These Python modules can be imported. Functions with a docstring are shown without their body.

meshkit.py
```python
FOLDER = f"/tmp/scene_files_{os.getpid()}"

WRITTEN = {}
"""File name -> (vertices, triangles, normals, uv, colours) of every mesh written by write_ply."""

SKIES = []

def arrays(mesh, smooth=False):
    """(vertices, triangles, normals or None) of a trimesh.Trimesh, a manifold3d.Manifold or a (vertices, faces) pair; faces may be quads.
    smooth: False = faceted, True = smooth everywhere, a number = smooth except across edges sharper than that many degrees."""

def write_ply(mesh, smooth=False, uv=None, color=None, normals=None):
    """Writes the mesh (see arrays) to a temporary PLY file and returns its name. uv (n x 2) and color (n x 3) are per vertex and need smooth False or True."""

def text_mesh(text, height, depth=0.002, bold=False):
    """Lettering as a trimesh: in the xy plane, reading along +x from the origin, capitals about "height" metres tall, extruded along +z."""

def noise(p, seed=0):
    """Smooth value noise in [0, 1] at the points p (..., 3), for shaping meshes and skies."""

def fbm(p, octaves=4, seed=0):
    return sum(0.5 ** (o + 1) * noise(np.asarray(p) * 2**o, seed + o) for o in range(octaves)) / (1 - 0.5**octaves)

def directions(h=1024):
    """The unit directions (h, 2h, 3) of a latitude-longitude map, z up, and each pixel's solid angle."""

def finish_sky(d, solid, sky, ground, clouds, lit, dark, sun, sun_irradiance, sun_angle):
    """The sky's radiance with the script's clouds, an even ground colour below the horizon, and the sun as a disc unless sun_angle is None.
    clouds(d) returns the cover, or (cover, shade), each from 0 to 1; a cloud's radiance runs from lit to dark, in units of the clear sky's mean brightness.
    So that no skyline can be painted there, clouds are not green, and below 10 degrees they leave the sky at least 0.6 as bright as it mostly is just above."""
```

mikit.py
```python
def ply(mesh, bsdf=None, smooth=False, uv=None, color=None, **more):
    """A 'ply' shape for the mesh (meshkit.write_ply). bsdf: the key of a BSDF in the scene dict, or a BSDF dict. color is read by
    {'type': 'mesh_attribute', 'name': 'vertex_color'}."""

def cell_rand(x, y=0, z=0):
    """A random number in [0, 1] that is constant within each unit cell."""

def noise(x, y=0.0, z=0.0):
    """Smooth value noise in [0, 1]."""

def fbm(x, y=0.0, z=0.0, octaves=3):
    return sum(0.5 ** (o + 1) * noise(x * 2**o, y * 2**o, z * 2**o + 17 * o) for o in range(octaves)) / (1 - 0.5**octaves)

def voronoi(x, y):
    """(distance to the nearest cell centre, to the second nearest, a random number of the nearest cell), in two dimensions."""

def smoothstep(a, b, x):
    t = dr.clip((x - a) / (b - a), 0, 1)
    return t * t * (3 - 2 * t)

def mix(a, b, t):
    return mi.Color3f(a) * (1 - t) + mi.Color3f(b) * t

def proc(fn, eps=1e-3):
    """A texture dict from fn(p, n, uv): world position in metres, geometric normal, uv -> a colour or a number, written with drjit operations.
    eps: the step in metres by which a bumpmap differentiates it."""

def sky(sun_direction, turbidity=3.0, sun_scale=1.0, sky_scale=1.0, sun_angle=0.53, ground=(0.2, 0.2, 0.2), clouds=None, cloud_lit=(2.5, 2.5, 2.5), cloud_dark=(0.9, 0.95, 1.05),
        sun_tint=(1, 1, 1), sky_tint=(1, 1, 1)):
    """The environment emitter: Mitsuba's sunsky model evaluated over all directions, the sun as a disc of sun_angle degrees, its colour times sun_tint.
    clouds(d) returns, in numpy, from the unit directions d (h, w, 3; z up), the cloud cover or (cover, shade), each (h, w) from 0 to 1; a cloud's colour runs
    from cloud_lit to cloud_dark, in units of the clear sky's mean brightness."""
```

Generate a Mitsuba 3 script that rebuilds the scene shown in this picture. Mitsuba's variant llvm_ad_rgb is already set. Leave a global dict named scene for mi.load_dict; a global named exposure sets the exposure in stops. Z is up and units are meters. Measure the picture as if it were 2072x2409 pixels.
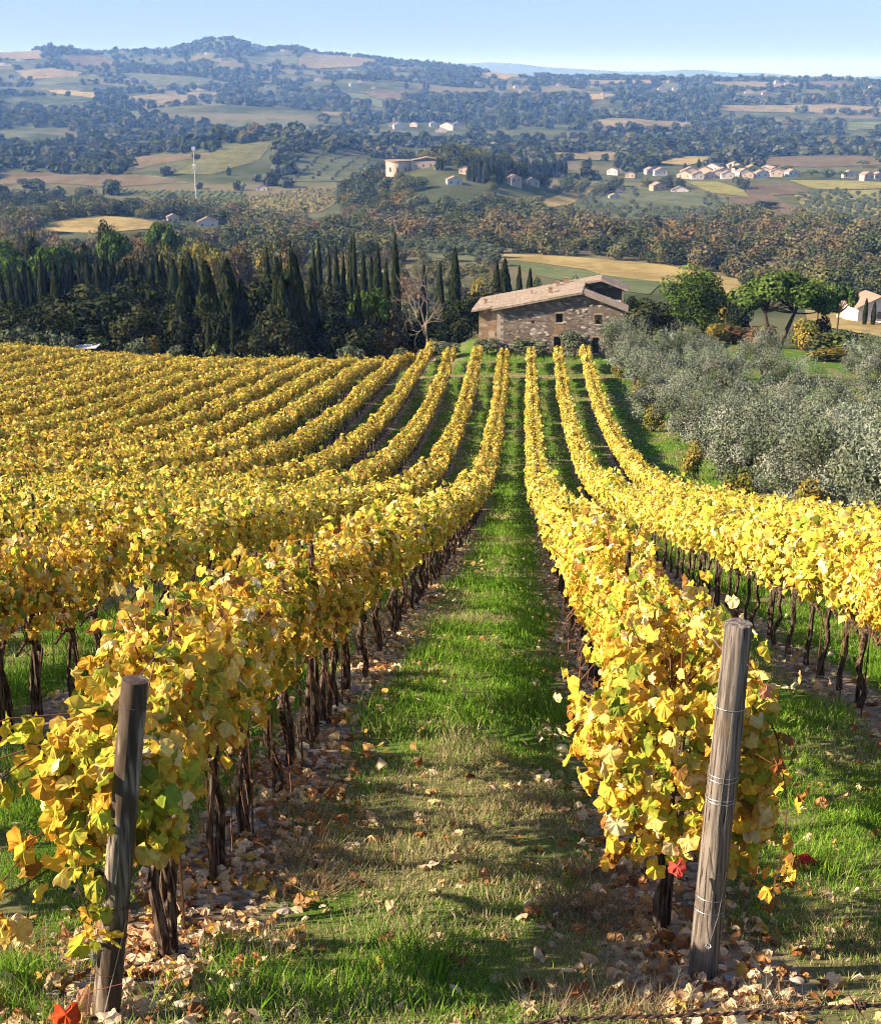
import math, numpy as np, trimesh, drjit as dr, mitsuba as mi
import mikit, meshkit
from mikit import proc, noise, fbm, voronoi, smoothstep, mix
from scipy.interpolate import PchipInterpolator
from shapely.geometry import Polygon, Point
from shapely import contains_xy
T = mi.ScalarTransform4f
scene, labels = {}, {}

# ------------------------------------------------------------------ camera, sky, exposure
F_PX, PITCH, YAW = 1314.0, math.radians(18.6), math.radians(3.6)      # focal length in 1024-rows pixels; rows of vines run along +y
CAM = np.array([0.41, 0.0, 1.6])
FWD = np.array([-math.sin(YAW), math.cos(YAW), 0.0])                   # horizontal view direction
RGT = np.array([math.cos(YAW), math.sin(YAW), 0.0])
look = FWD * math.cos(PITCH) - np.array([0, 0, math.sin(PITCH)])
HAZE = dict(sigma=(3.7e-5, 6.4e-5, 12.8e-5), albedo=(0.76, 0.89, 1.0))
scene['camera'] = {'type': 'perspective', 'fov': 2 * math.degrees(math.atan(512 / F_PX)), 'fov_axis': 'y', 'near_clip': 0.1, 'far_clip': 90000.0,
                   'to_world': T().look_at(origin=CAM.tolist(), target=(CAM + look).tolist(), up=[0, 0, 1]), 'medium': {'type': 'ref', 'id': 'air'}}
SUN_AZ, SUN_EL = math.radians(257.0), math.radians(29.5)               # clockwise from +y
SUN = [math.sin(SUN_AZ) * math.cos(SUN_EL), math.cos(SUN_AZ) * math.cos(SUN_EL), math.sin(SUN_EL)]
scene['sky'] = mikit.sky(SUN, turbidity=3, ground=(0.12, 0.12, 0.08), sun_tint=(0.95, 1.0, 1.15), sky_tint=(0.85, 0.90, 1.20), sky_scale=0.52)
exposure = 3.35

scene['air'] = {'type': 'homogeneous', 'albedo': {'type': 'rgb', 'value': list(HAZE['albedo'])}, 'sigma_t': {'type': 'rgb', 'value': list(HAZE['sigma'])}}

# ------------------------------------------------------------------ helpers
def rgb(c): return {'type': 'rgb', 'value': [float(x) for x in c]}
ONES = ('', 'first second third fourth fifth sixth seventh eighth ninth tenth eleventh twelfth thirteenth fourteenth fifteenth sixteenth seventeenth eighteenth nineteenth').__getitem__(1).split()
TENS = {20: ('twentieth', 'twenty'), 30: ('thirtieth', 'thirty'), 40: ('fortieth', 'forty'), 50: ('fiftieth', 'fifty'), 60: ('sixtieth', 'sixty'), 70: ('seventieth', 'seventy'), 80: ('eightieth', 'eighty'), 90: ('ninetieth', 'ninety')}
def nth(n):
    if n < 20: return ONES[n - 1]
    if n < 100: return TENS[n][0] if n % 10 == 0 else TENS[n // 10 * 10][1] + '-' + ONES[n % 10 - 1]
    return f'{n}th'
COUNT = {}
def numbered(name):
    n = COUNT.get(name, -1) + 1
    COUNT[name] = n
    return name if n == 0 else f'{name}_{n:03d}'
def tag(key, label, cat, group=None, kind=None):
    labels[key] = {'label': label, 'category': cat}
    if group: labels[key]['group'] = group
    if kind: labels[key]['kind'] = kind
def ref(k): return {'type': 'ref', 'id': k}
def unit(v): return v / np.maximum(np.linalg.norm(v, axis=-1, keepdims=True), 1e-9)
def sstep(a, b, x):
    t = np.clip((x - a) / (b - a), 0, 1)
    return t * t * (3 - 2 * t)

def cloud(tv, tf, pos, nrm, tip, size, col, colvar=None):
    """Many copies of a flat template (tip along +y, normal +z) as one mesh: (vertices, faces, colours)."""
    z = unit(nrm); y = tip - (tip * z).sum(1, keepdims=True) * z; y = unit(y); x = np.cross(y, z)
    size = np.asarray(size, float)
    if size.ndim == 1: size = np.stack([size] * 3, 1)
    v = tv[None] * size[:, None, :]
    V = pos[:, None] + v[..., 0:1] * x[:, None] + v[..., 1:2] * y[:, None] + v[..., 2:3] * z[:, None]
    n, m = len(pos), len(tv)
    Fc = tf[None] + (np.arange(n) * m)[:, None, None]
    C = np.repeat(col[:, None], m, 1)
    if colvar is not None: C = C * colvar[None, :, :] if colvar.ndim == 2 else C * colvar
    return V.reshape(-1, 3), Fc.reshape(-1, 3), np.clip(C.reshape(-1, 3), 0.004, 0.95)
def join(*ms):
    V, Fs, Cs, k = [], [], [], 0
    for v, f, c in ms:
        V.append(v); Fs.append(f + k); Cs.append(c); k += len(v)
    return np.vstack(V), np.vstack(Fs), np.vstack(Cs)
def cply(m, bsdf, smooth=False): return mikit.ply((m[0], m[1]), bsdf, smooth=smooth, color=m[2])
def tube(pts, rad, sides=6, col=(0.1, 0.07, 0.05), cap=True):
    p = np.asarray(pts, float); rad = np.broadcast_to(np.asarray(rad, float), (len(p),))
    t = unit(np.gradient(p, axis=0))
    a = np.cross(t, np.where(np.abs(t[:, 2:]) < 0.8, [[0, 0, 1.0]], [[1.0, 0, 0]])); a = unit(a); b = np.cross(t, a)
    for i in range(1, len(p)):                                          # keep the frame from twisting
        a[i] = a[i - 1] - (a[i - 1] @ t[i]) * t[i]; a[i] /= np.linalg.norm(a[i]) + 1e-9; b[i] = np.cross(t[i], a[i])
    ang = np.arange(sides) * 2 * np.pi / sides
    v = p[:, None] + rad[:, None, None] * (np.cos(ang)[None, :, None] * a[:, None] + np.sin(ang)[None, :, None] * b[:, None])
    i, j = np.meshgrid(np.arange(len(p) - 1), np.arange(sides), indexing='ij')
    A, B, Cc, D = i * sides + j, i * sides + (j + 1) % sides, (i + 1) * sides + (j + 1) % sides, (i + 1) * sides + j
    f = np.vstack([np.stack([A, B, Cc], -1).reshape(-1, 3), np.stack([A, Cc, D], -1).reshape(-1, 3)])
    v = v.reshape(-1, 3)
    if cap:
        n = len(v); v = np.vstack([v, p[-1:], p[:1]]); k = (len(p) - 1) * sides
        r = np.arange(sides)
        f = np.vstack([f, np.stack([k + r, k + (r + 1) % sides, r * 0 + n], 1), np.stack([(r + 1) % sides, r, r * 0 + n + 1], 1)])
    return v, f, np.tile(np.asarray(col, float), (len(v), 1))
def box(x0, x1, y0, y1, z0, z1, col=(0.5, 0.5, 0.5)):
    m = trimesh.creation.box((x1 - x0, y1 - y0, z1 - z0)); v = m.vertices + [(x0 + x1) / 2, (y0 + y1) / 2, (z0 + z1) / 2]
    return np.array(v), np.array(m.faces), np.tile(np.asarray(col, float), (len(v), 1))
def prism(poly, axis0, axis1, axis2, org, depth, col=(0.5, 0.5, 0.5)):
    """poly: 2-D outline in (axis0, axis1), extruded along axis2."""
    m = trimesh.creation.extrude_polygon(Polygon(poly), depth, engine='earcut')
    v = np.asarray(m.vertices); V = org + v[:, :1] * axis0 + v[:, 1:2] * axis1 + v[:, 2:3] * axis2
    f = np.asarray(m.faces)
    if np.dot(np.cross(axis0, axis1), axis2) < 0: f = f[:, ::-1]
    return V, f, np.tile(np.asarray(col, float), (len(V), 1))
def plc(m, loc, rz=0.0, s=(1, 1, 1)):
    c, sn = math.cos(rz), math.sin(rz)
    v = m[0] * np.asarray(s); v = np.stack([c * v[:, 0] - sn * v[:, 1], sn * v[:, 0] + c * v[:, 1], v[:, 2]], 1) + np.asarray(loc)
    return v, m[1], m[2]

# ------------------------------------------------------------------ terrain
PROF = PchipInterpolator([-60, -8, -1.5, 0.3, 1.2, 2.5, 4.2, 5.4, 10.2, 15.4, 25, 35.6, 46, 60, 72, 90, 107, 121, 135, 160, 200],
                         [1.5, 1.5, 1.55, 1.68, 2.05, 2.75, 3.56, 3.98, 5.44, 6.92, 9.85, 13.0, 16.0, 19.5, 21.8, 24.4, 25.8, 26.15, 26.8, 31.0, 39.0])
PROF_L = PchipInterpolator([-60, -8, -1.5, 0.3, 1.2, 2.5, 4.2, 5.4, 10.2, 15.4, 25, 35.6, 46, 60, 72, 90, 107, 121, 135, 160, 200],
                           [1.5, 1.5, 1.55, 1.68, 2.05, 2.75, 3.56, 3.98, 5.44, 6.92, 9.8, 12.85, 15.6, 18.7, 20.7, 23.2, 25.5, 27.7, 31.0, 36.0, 43.0])
FARP = PchipInterpolator(np.log([60, 128, 200, 260, 360, 560, 760, 1020, 1350, 1800, 2400, 3200, 4300]), [20, 28.0, 40, 46, 55, 70, 82, 92, 97.5, 100, 91, 66, 22])
RATIO = lambda y: (math.sin(PITCH) + (y * 0.49383 - 512) / F_PX * math.cos(PITCH)) / (math.cos(PITCH) - (y * 0.49383 - 512) / F_PX * math.sin(PITCH))
RIDGE_D = 5200.0
RX = np.array([-900, -300, 0, 60, 90, 130, 180, 260, 340, 370, 400, 430, 465, 500, 525, 540, 580, 610, 640, 740, 800, 880, 950, 1040, 1100, 1200, 1400, 1500, 1640, 1660, 1690, 1720, 1782, 2100, 2700])
RY = np.array([128, 115, 108, 108, 101, 102, 111, 109, 108, 101, 92, 85, 82, 90, 98, 103, 101, 101, 110, 119, 127, 133, 142, 153, 157, 160, 170, 174, 174, 166, 166, 173, 178, 160, 170])
RAZ = np.arctan((RX - 891) * 0.49383 / F_PX / 1.055)
RZ = -np.array([RATIO(y) for y in RY]) * RIDGE_D
HUMPS = [(880, 950, 62, 130, 27), (1000, 1000, 40, 110, 10), (560, 1480, 105, 240, 31), (160, 700, 60, 70, 5), (1600, 1350, 200, 110, 6), (1250, 2350, 90, 140, 10),
         (420, 2600, 260, 200, 16), (130, 2300, 160, 160, 10), (1100, 2900, 300, 220, 14), (740, 3500, 220, 200, 20), (1650, 3300, 260, 200, 14), (300, 3900, 350, 250, 22), (1150, 2050, 160, 120, 8)]
def rel(x, y):
    dx, dy = x - CAM[0], y - CAM[1]
    return dx * FWD[0] + dy * FWD[1], dx * RGT[0] + dy * RGT[1]
def height(x, y):
    """Ground height, the camera's foot near z = 0."""
    x, y = np.asarray(x, float), np.asarray(y, float)
    fw, rt = rel(x, y)
    r = np.hypot(fw, rt); az = np.arctan2(rt, fw)
    lw = sstep(3.5, 15, -x)
    near = PROF(np.clip(y, -60, 200)) * (1 - lw) + PROF_L(np.clip(y, -60, 200)) * lw - 1.0 * sstep(34, 50, -x) * sstep(60, 115, y) + 1.2 * sstep(14, 40, x) * sstep(10, 60, y)
    rr = np.clip(r, 60, 60000)
    far = FARP(np.log(np.clip(rr, 60, 4300)))
    ridge = -np.interp(np.clip(az, -1.2, 1.2), RAZ, RZ)
    t = sstep(3600, RIDGE_D, rr)
    far = far * (1 - t) + ridge * t
    far = far + 150 * sstep(RIDGE_D * 1.03, RIDGE_D * 1.7, rr) * (1 - sstep(0.6, 1.2, np.abs(az)) * 0.3)
    w = sstep(135, 215, np.where(y > 20, r, r * 0.55))
    d = near * (1 - w) + far * w
    for q, dist, wl, wr, a in HUMPS:
        c = (q - 891) * 0.49383 / F_PX / 1.02 * dist
        d = d - a * np.exp(-((rt - c) / wl) ** 2 - ((fw - dist) / wr) ** 2)
    P = np.stack([x, y, x * 0], -1)
    A = sstep(500, 1500, r) * (1 - sstep(4300, 5000, r))
    d = d - A * (26 * (meshkit.fbm(P / [520, 330, 1], 3, 5) - 0.5) + 9 * (meshkit.noise(P / [130, 80, 1], 9) - 0.5))
    d = d - sstep(4200, 5000, r) * (1 - sstep(5200, 6500, r)) * 7 * (meshkit.noise(P / [150, 150, 1], 3) - 0.5)
    d = d - sstep(220, 420, r) * (1 - sstep(600, 1000, r)) * 5 * (meshkit.noise(P / [110, 70, 1], 6) - 0.5)
    behind = sstep(-0.25, 0.45, np.cos(az)) * (1 - 0.0) + (r < 70)
    behind = np.clip(behind, 0, 1)
    d = d * behind + (1.5 + 0 * r) * (1 - behind)
    return CAM[2] - d
H1 = lambda x, y: float(height(np.array([x]), np.array([y]))[0])
def ray(qx, qy):
    """Direction through a pixel of the photograph (1782 x 2072 view of it)."""
    a, b = (qx - 891) * 0.49383 / F_PX, (qy * 0.49383 - 512) / F_PX
    return RGT * a + look + b * np.array([FWD[0] * -math.sin(PITCH), FWD[1] * -math.sin(PITCH), -math.cos(PITCH)])
def P3(qx, qy, fwd):
    d = ray(qx, qy)
    return CAM + d * (fwd / (d @ FWD))
STEPS = np.concatenate([np.linspace(3, 140, 500), np.geomspace(141, 9000, 2600)])
def G(qx, qy, dmin=3):
    """Where the ray through the pixel meets the ground."""
    d = ray(qx, qy); d = d / (d @ FWD)
    s = STEPS[STEPS >= dmin]; p = CAM + s[:, None] * d
    under = p[:, 2] < height(p[:, 0], p[:, 1])
    k = int(np.argmax(under)) if under.any() else len(s) - 1
    return p[k]
def at(qx, fwd):
    """A point of the ground at a forward distance, under a pixel column (as seen near the horizon row)."""
    a = (qx - 891) * 0.49383 / F_PX
    p = CAM + FWD * fwd
    for _ in range(4):
        h = H1(p[0], p[1]); Z = fwd * math.cos(PITCH) + (CAM[2] - h) * math.sin(PITCH)
        p = CAM + FWD * fwd + RGT * a * Z
    return np.array([p[0], p[1], H1(p[0], p[1])])

def pick(rng, pal, n, wts=None):
    pal = np.asarray(pal, float); i = rng.choice(len(pal), n, p=wts)
    return pal[i] * rng.uniform(0.82, 1.18, (n, 1)) * rng.uniform(0.94, 1.06, (n, 3))

# ------------------------------------------------------------------ materials
def two(b): return {'type': 'twosided', 'b': b}
VC = {'type': 'mesh_attribute', 'name': 'vertex_color'}
scene['foliage'] = two({'type': 'diffuse', 'reflectance': VC})
scene['vine_leaf'] = {'type': 'principledthin', 'base_color': VC, 'roughness': 0.36, 'diff_trans': 0.55, 'spec_trans': 0.0, 'eta': 1.42}
scene['grass_blade'] = {'type': 'principledthin', 'base_color': VC, 'roughness': 0.5, 'diff_trans': 0.7, 'spec_trans': 0.0, 'eta': 1.3}
scene['painted'] = two({'type': 'diffuse', 'reflectance': VC})
def bark_fn(p, n, uv):
    s = fbm(p.x * 90, p.y * 90, p.z * 9, 3)
    return mix((0.035, 0.024, 0.018), (0.17, 0.125, 0.095), smoothstep(0.35, 0.72, s))
scene['bark'] = two({'type': 'diffuse', 'reflectance': proc(bark_fn)})
def wood_fn(p, n, uv):
    s = fbm(p.x * 110, p.y * 110, p.z * 3.5, 4)
    k = noise(p.x * 160 + 9, p.y * 160, p.z * 2.2)
    c = mix((0.075, 0.062, 0.052), (0.235, 0.20, 0.17), smoothstep(0.3, 0.7, s))
    c = mix(c, (0.03, 0.024, 0.02), smoothstep(0.76, 0.84, k))
    return mix(c, (0.16, 0.11, 0.07), smoothstep(0.62, 0.75, fbm(p.x * 14, p.y * 14, p.z * 6 + 3, 2)) * 0.6)
scene['weathered_wood'] = two({'type': 'principled', 'base_color': proc(wood_fn), 'roughness': 0.75, 'specular': 0.25})
def darkwood_fn(p, n, uv):
    s = fbm(p.x * 100, p.y * 100, p.z * 4, 4)
    c = mix((0.07, 0.056, 0.043), (0.27, 0.23, 0.18), smoothstep(0.32, 0.7, s))
    b = smoothstep(0.36, 0.48, fbm(p.x * 12 + 3, p.y * 12, p.z * 3.0 + 1.7, 3))      # bark still on in patches
    return mix(c, mix((0.035, 0.025, 0.018), (0.09, 0.06, 0.04), s), b * 0.9)
scene['old_post_wood'] = two({'type': 'principled', 'base_color': proc(darkwood_fn), 'roughness': 0.8, 'specular': 0.2})
scene['wire_steel'] = two({'type': 'principled', 'base_color': rgb((0.42, 0.42, 0.43)), 'roughness': 0.42, 'metallic': 0.7})
def rust_fn(p, n, uv):
    return mix((0.045, 0.028, 0.02), (0.13, 0.06, 0.035), smoothstep(0.4, 0.7, fbm(p.x * 300, p.y * 300, p.z * 300, 2)))
scene['rusty_wire'] = two({'type': 'principled', 'base_color': proc(rust_fn), 'roughness': 0.7, 'metallic': 0.2})
def ground_fn(p, n, uv):
    """Soil strip under each row of vines, turf between: laid out along the rows, 2.5 m apart."""
    u = (p.x - 1.25) / 2.5
    off = dr.abs(u - dr.floor(u + 0.5)) * 2.5                           # metres from the nearest row
    wob = (fbm(p.x * 1.7, p.y * 1.3, 0, 3) - 0.5) * 0.7
    field = smoothstep(4.0, 4.6, p.y + wob * 2) * (1 - smoothstep(0.0, 1.5, p.y - 121.5 - 12.5 * smoothstep(5.0, 8.0, -p.x))) * smoothstep(-66, -64, p.x) * (1 - smoothstep(7.2, 7.8, p.x))
    soil = (1 - smoothstep(0.24, 0.46, off + wob * 0.55)) * field
    g = fbm(p.x * 3.1, p.y * 3.1, 5, 3)
    fine = fbm(p.x * 24, p.y * 24, 2, 2)
    dry = smoothstep(0.42, 0.62, fbm(p.x * 0.9 + 7, p.y * 0.6, 3, 3) + 0.08 * (1 - smoothstep(6.0, 11.0, p.y)))
    turf = mix((0.065, 0.13, 0.018), (0.115, 0.21, 0.034), g)
    turf = mix(turf, mix((0.15, 0.13, 0.06), (0.24, 0.21, 0.11), fine), dry * 0.75)
    earth = mix((0.12, 0.09, 0.062), (0.34, 0.275, 0.205), smoothstep(0.3, 0.7, 0.5 * fine + 0.5 * g))
    return mix(turf, earth, soil)
scene['vineyard_soil'] = two({'type': 'diffuse', 'reflectance': proc(ground_fn)})
def hill_fn(p, n, uv):
    a = fbm(p.x / 90, p.y / 60, 1, 3); b = fbm(p.x / 17, p.y / 17, 4, 2)
    c = mix((0.055, 0.070, 0.032), (0.115, 0.12, 0.064), smoothstep(0.3, 0.7, 0.6 * a + 0.4 * b))
    return mix(c, (0.18, 0.15, 0.085), smoothstep(0.55, 0.70, fbm(p.x / 210 + 5, p.y / 150, 8, 2)) * 0.7)
scene['hill_scrub'] = two({'type': 'diffuse', 'reflectance': proc(hill_fn)})
scene['mountain_rock'] = two({'type': 'diffuse', 'reflectance': rgb((0.08, 0.09, 0.07))})
def field_mat(name, c0, c1, stripe=0.0, ang=0.0, k=0.16):
    ca, sa = math.cos(ang), math.sin(ang)
    def fn(p, n, uv):
        t = fbm(p.x * k * 0.35, p.y * k * 0.35, 3, 3)
        b = fbm(p.x * k * 2.2, p.y * k * 2.2, 3, 2)
        c = mix(c0, c1, smoothstep(0.3, 0.7, 0.6 * t + 0.4 * b))
        if stripe:
            w = (p.x * ca + p.y * sa) / stripe
            c = mix(c, [x * 0.55 for x in c0], smoothstep(0.25, 0.45, dr.abs(w - dr.floor(w) - 0.5)) * 0.6)
        return c
    scene[name] = two({'type': 'diffuse', 'reflectance': proc(fn)})
field_mat('m_tan', (0.165, 0.135, 0.075), (0.245, 0.20, 0.115))
field_mat('m_straw', (0.24, 0.185, 0.075), (0.36, 0.28, 0.12))
field_mat('m_green', (0.10, 0.125, 0.055), (0.15, 0.17, 0.08))
field_mat('m_brown', (0.115, 0.092, 0.056), (0.165, 0.128, 0.078))
field_mat('m_yellowgreen', (0.17, 0.165, 0.06), (0.26, 0.24, 0.085))
field_mat('m_scrub', (0.095, 0.105, 0.045), (0.165, 0.155, 0.07), k=0.5)
field_mat('m_greyolive', (0.085, 0.10, 0.055), (0.135, 0.145, 0.08))
def plaster_fn(p, n, uv):
    return mix((0.48, 0.37, 0.28), (0.60, 0.48, 0.375), fbm(p.x * 0.6, p.y * 0.6, p.z * 0.6, 3))
scene['plaster'] = two({'type': 'diffuse', 'reflectance': proc(plaster_fn)})
scene['white_plaster'] = two({'type': 'diffuse', 'reflectance': rgb((0.66, 0.59, 0.52))})
scene['ochre_plaster'] = two({'type': 'diffuse', 'reflectance': rgb((0.50, 0.33, 0.21))})
def tile_fn(p, n, uv):
    return mix((0.27, 0.18, 0.13), (0.38, 0.265, 0.195), fbm(p.x * 0.9, p.y * 0.9, p.z * 2, 3))
scene['clay_tile'] = two({'type': 'diffuse', 'reflectance': proc(tile_fn)})
scene['shutter_paint'] = two({'type': 'diffuse', 'reflectance': rgb((0.13, 0.115, 0.085))})
scene['door_wood'] = two({'type': 'diffuse', 'reflectance': rgb((0.15, 0.10, 0.065))})
scene['window_glass'] = {'type': 'thindielectric', 'int_ior': 1.5}
# ------------------------------------------------------------------ setting: ground, hills, mountains, fields, haze
def grid_mesh(xs, ys, zf):
    X, Y = np.meshgrid(xs, ys); Z = zf(X, Y)
    v = np.stack([X, Y, Z], -1).reshape(-1, 3); n = len(xs)
    i, j = np.meshgrid(np.arange(len(ys) - 1), np.arange(n - 1), indexing='ij')
    a = i * n + j
    return v, np.vstack([np.stack([a, a + 1, a + n + 1], -1).reshape(-1, 3), np.stack([a, a + n + 1, a + n], -1).reshape(-1, 3)])
NX0, NX1, NY0, NY1 = -75.0, 62.0, -14.0, 150.0
def near_z(x, y):
    p = np.stack([x, y, x * 0], -1)
    b = 0.05 * (meshkit.noise(p / 0.35, 2) - 0.5) + 0.07 * (meshkit.noise(p / 1.1, 4) - 0.5)
    return height(x, y) + b * (1 - sstep(25, 60, y))
gx = np.concatenate([np.arange(NX0, -8, 1.0), np.arange(-8, 10, 0.2), np.arange(10, NX1 + 0.1, 1.0)])
gy = np.concatenate([np.arange(NY0, 2, 0.8), np.arange(2, 16, 0.16), np.arange(16, 40, 0.4), np.arange(40, NY1 + 0.1, 1.0)])
scene['vineyard_ground'] = mikit.ply(grid_mesh(gx, gy, near_z), 'vineyard_soil', smooth=True)
tag('vineyard_ground', 'sloping vineyard ground with turf lanes and bare soil strips under the vines', 'ground', kind='structure')

azf = np.concatenate([np.arange(-180, -24, 4.0), np.arange(-24, 24, 0.125), np.arange(24, 180.1, 4.0)])
rs = np.concatenate([[0.01, 20, 60], np.geomspace(90, 9500, 330), [12000, 18000, 26000, 36000, 45000]])
A_, R_ = np.meshgrid(np.radians(azf), rs)
fx = CAM[0] + R_ * (np.cos(A_) * FWD[0] + np.sin(A_) * RGT[0]); fy = CAM[1] + R_ * (np.cos(A_) * FWD[1] + np.sin(A_) * RGT[1])
fz = height(fx, fy)
fz -= 0.06 + 2.5 * ((fx > NX0 + 6) & (fx < NX1 - 6) & (fy > NY0 + 6) & (fy < NY1 - 6))
n_ = len(azf); i_, j_ = np.meshgrid(np.arange(len(rs) - 1), np.arange(n_ - 1), indexing='ij'); a_ = i_ * n_ + j_
ff = np.vstack([np.stack([a_, a_ + n_ + 1, a_ + 1], -1).reshape(-1, 3), np.stack([a_, a_ + n_, a_ + n_ + 1], -1).reshape(-1, 3)])
scene['hills'] = mikit.ply((np.stack([fx, fy, fz], -1).reshape(-1, 3), ff), 'hill_scrub', smooth=True)
tag('hills', 'rolling wooded hills rising in layers to the far ridge', 'hills', kind='structure')

# far mountains, a real range about 28 km away
MX = np.array([-1500, 0, 250, 300, 360, 600, 900, 930, 990, 1050, 1100, 1180, 1260, 1320, 1390, 1430, 1480, 1540, 1600, 1640, 1700, 1782, 3000])
MY = np.array([150, 112, 104, 101, 106, 140, 142, 131, 128, 131, 138, 142, 147, 147, 143, 144, 149, 149, 154, 157, 158, 156, 170]) - 2.0
maz = np.radians(np.arange(-30, 30.01, 0.08)); mrs = np.linspace(12500, 18500, 16)
A2, R2 = np.meshgrid(maz, mrs)
topz = CAM[2] - np.interp(A2, np.arctan((MX - 891) * 0.49383 / F_PX / 1.057), [RATIO(y) for y in MY]) * 15000
mx = CAM[0] + R2 * (np.cos(A2) * FWD[0] + np.sin(A2) * RGT[0]); my = CAM[1] + R2 * (np.cos(A2) * FWD[1] + np.sin(A2) * RGT[1])
mz = -160 + (topz + 160) * (1 - sstep(0, 1, np.abs(R2 - 15000) / 2600)) + 30 * (meshkit.noise(np.stack([mx, my, mx * 0], -1) / 900, 1) - 0.5) * (np.abs(R2 - 15000) > 300)
n_ = len(maz); i_, j_ = np.meshgrid(np.arange(len(mrs) - 1), np.arange(n_ - 1), indexing='ij'); a_ = i_ * n_ + j_
ff = np.vstack([np.stack([a_, a_ + n_ + 1, a_ + 1], -1).reshape(-1, 3), np.stack([a_, a_ + n_, a_ + n_ + 1], -1).reshape(-1, 3)])
scene['mountains'] = mikit.ply((np.stack([mx, my, mz], -1).reshape(-1, 3), ff), 'mountain_rock', smooth=True)
tag('mountains', 'pale blue mountain range on the horizon behind the right-hand hills', 'mountains', kind='structure')

scene['haze'] = {'type': 'cube', 'to_world': T().translate([0, 0, -50]).scale([47000, 47000, 250]), 'bsdf': {'type': 'null'}, 'interior': ref('air')}
tag('haze', 'thin bluish haze over the valley and the far hills', 'haze', kind='stuff')

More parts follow.
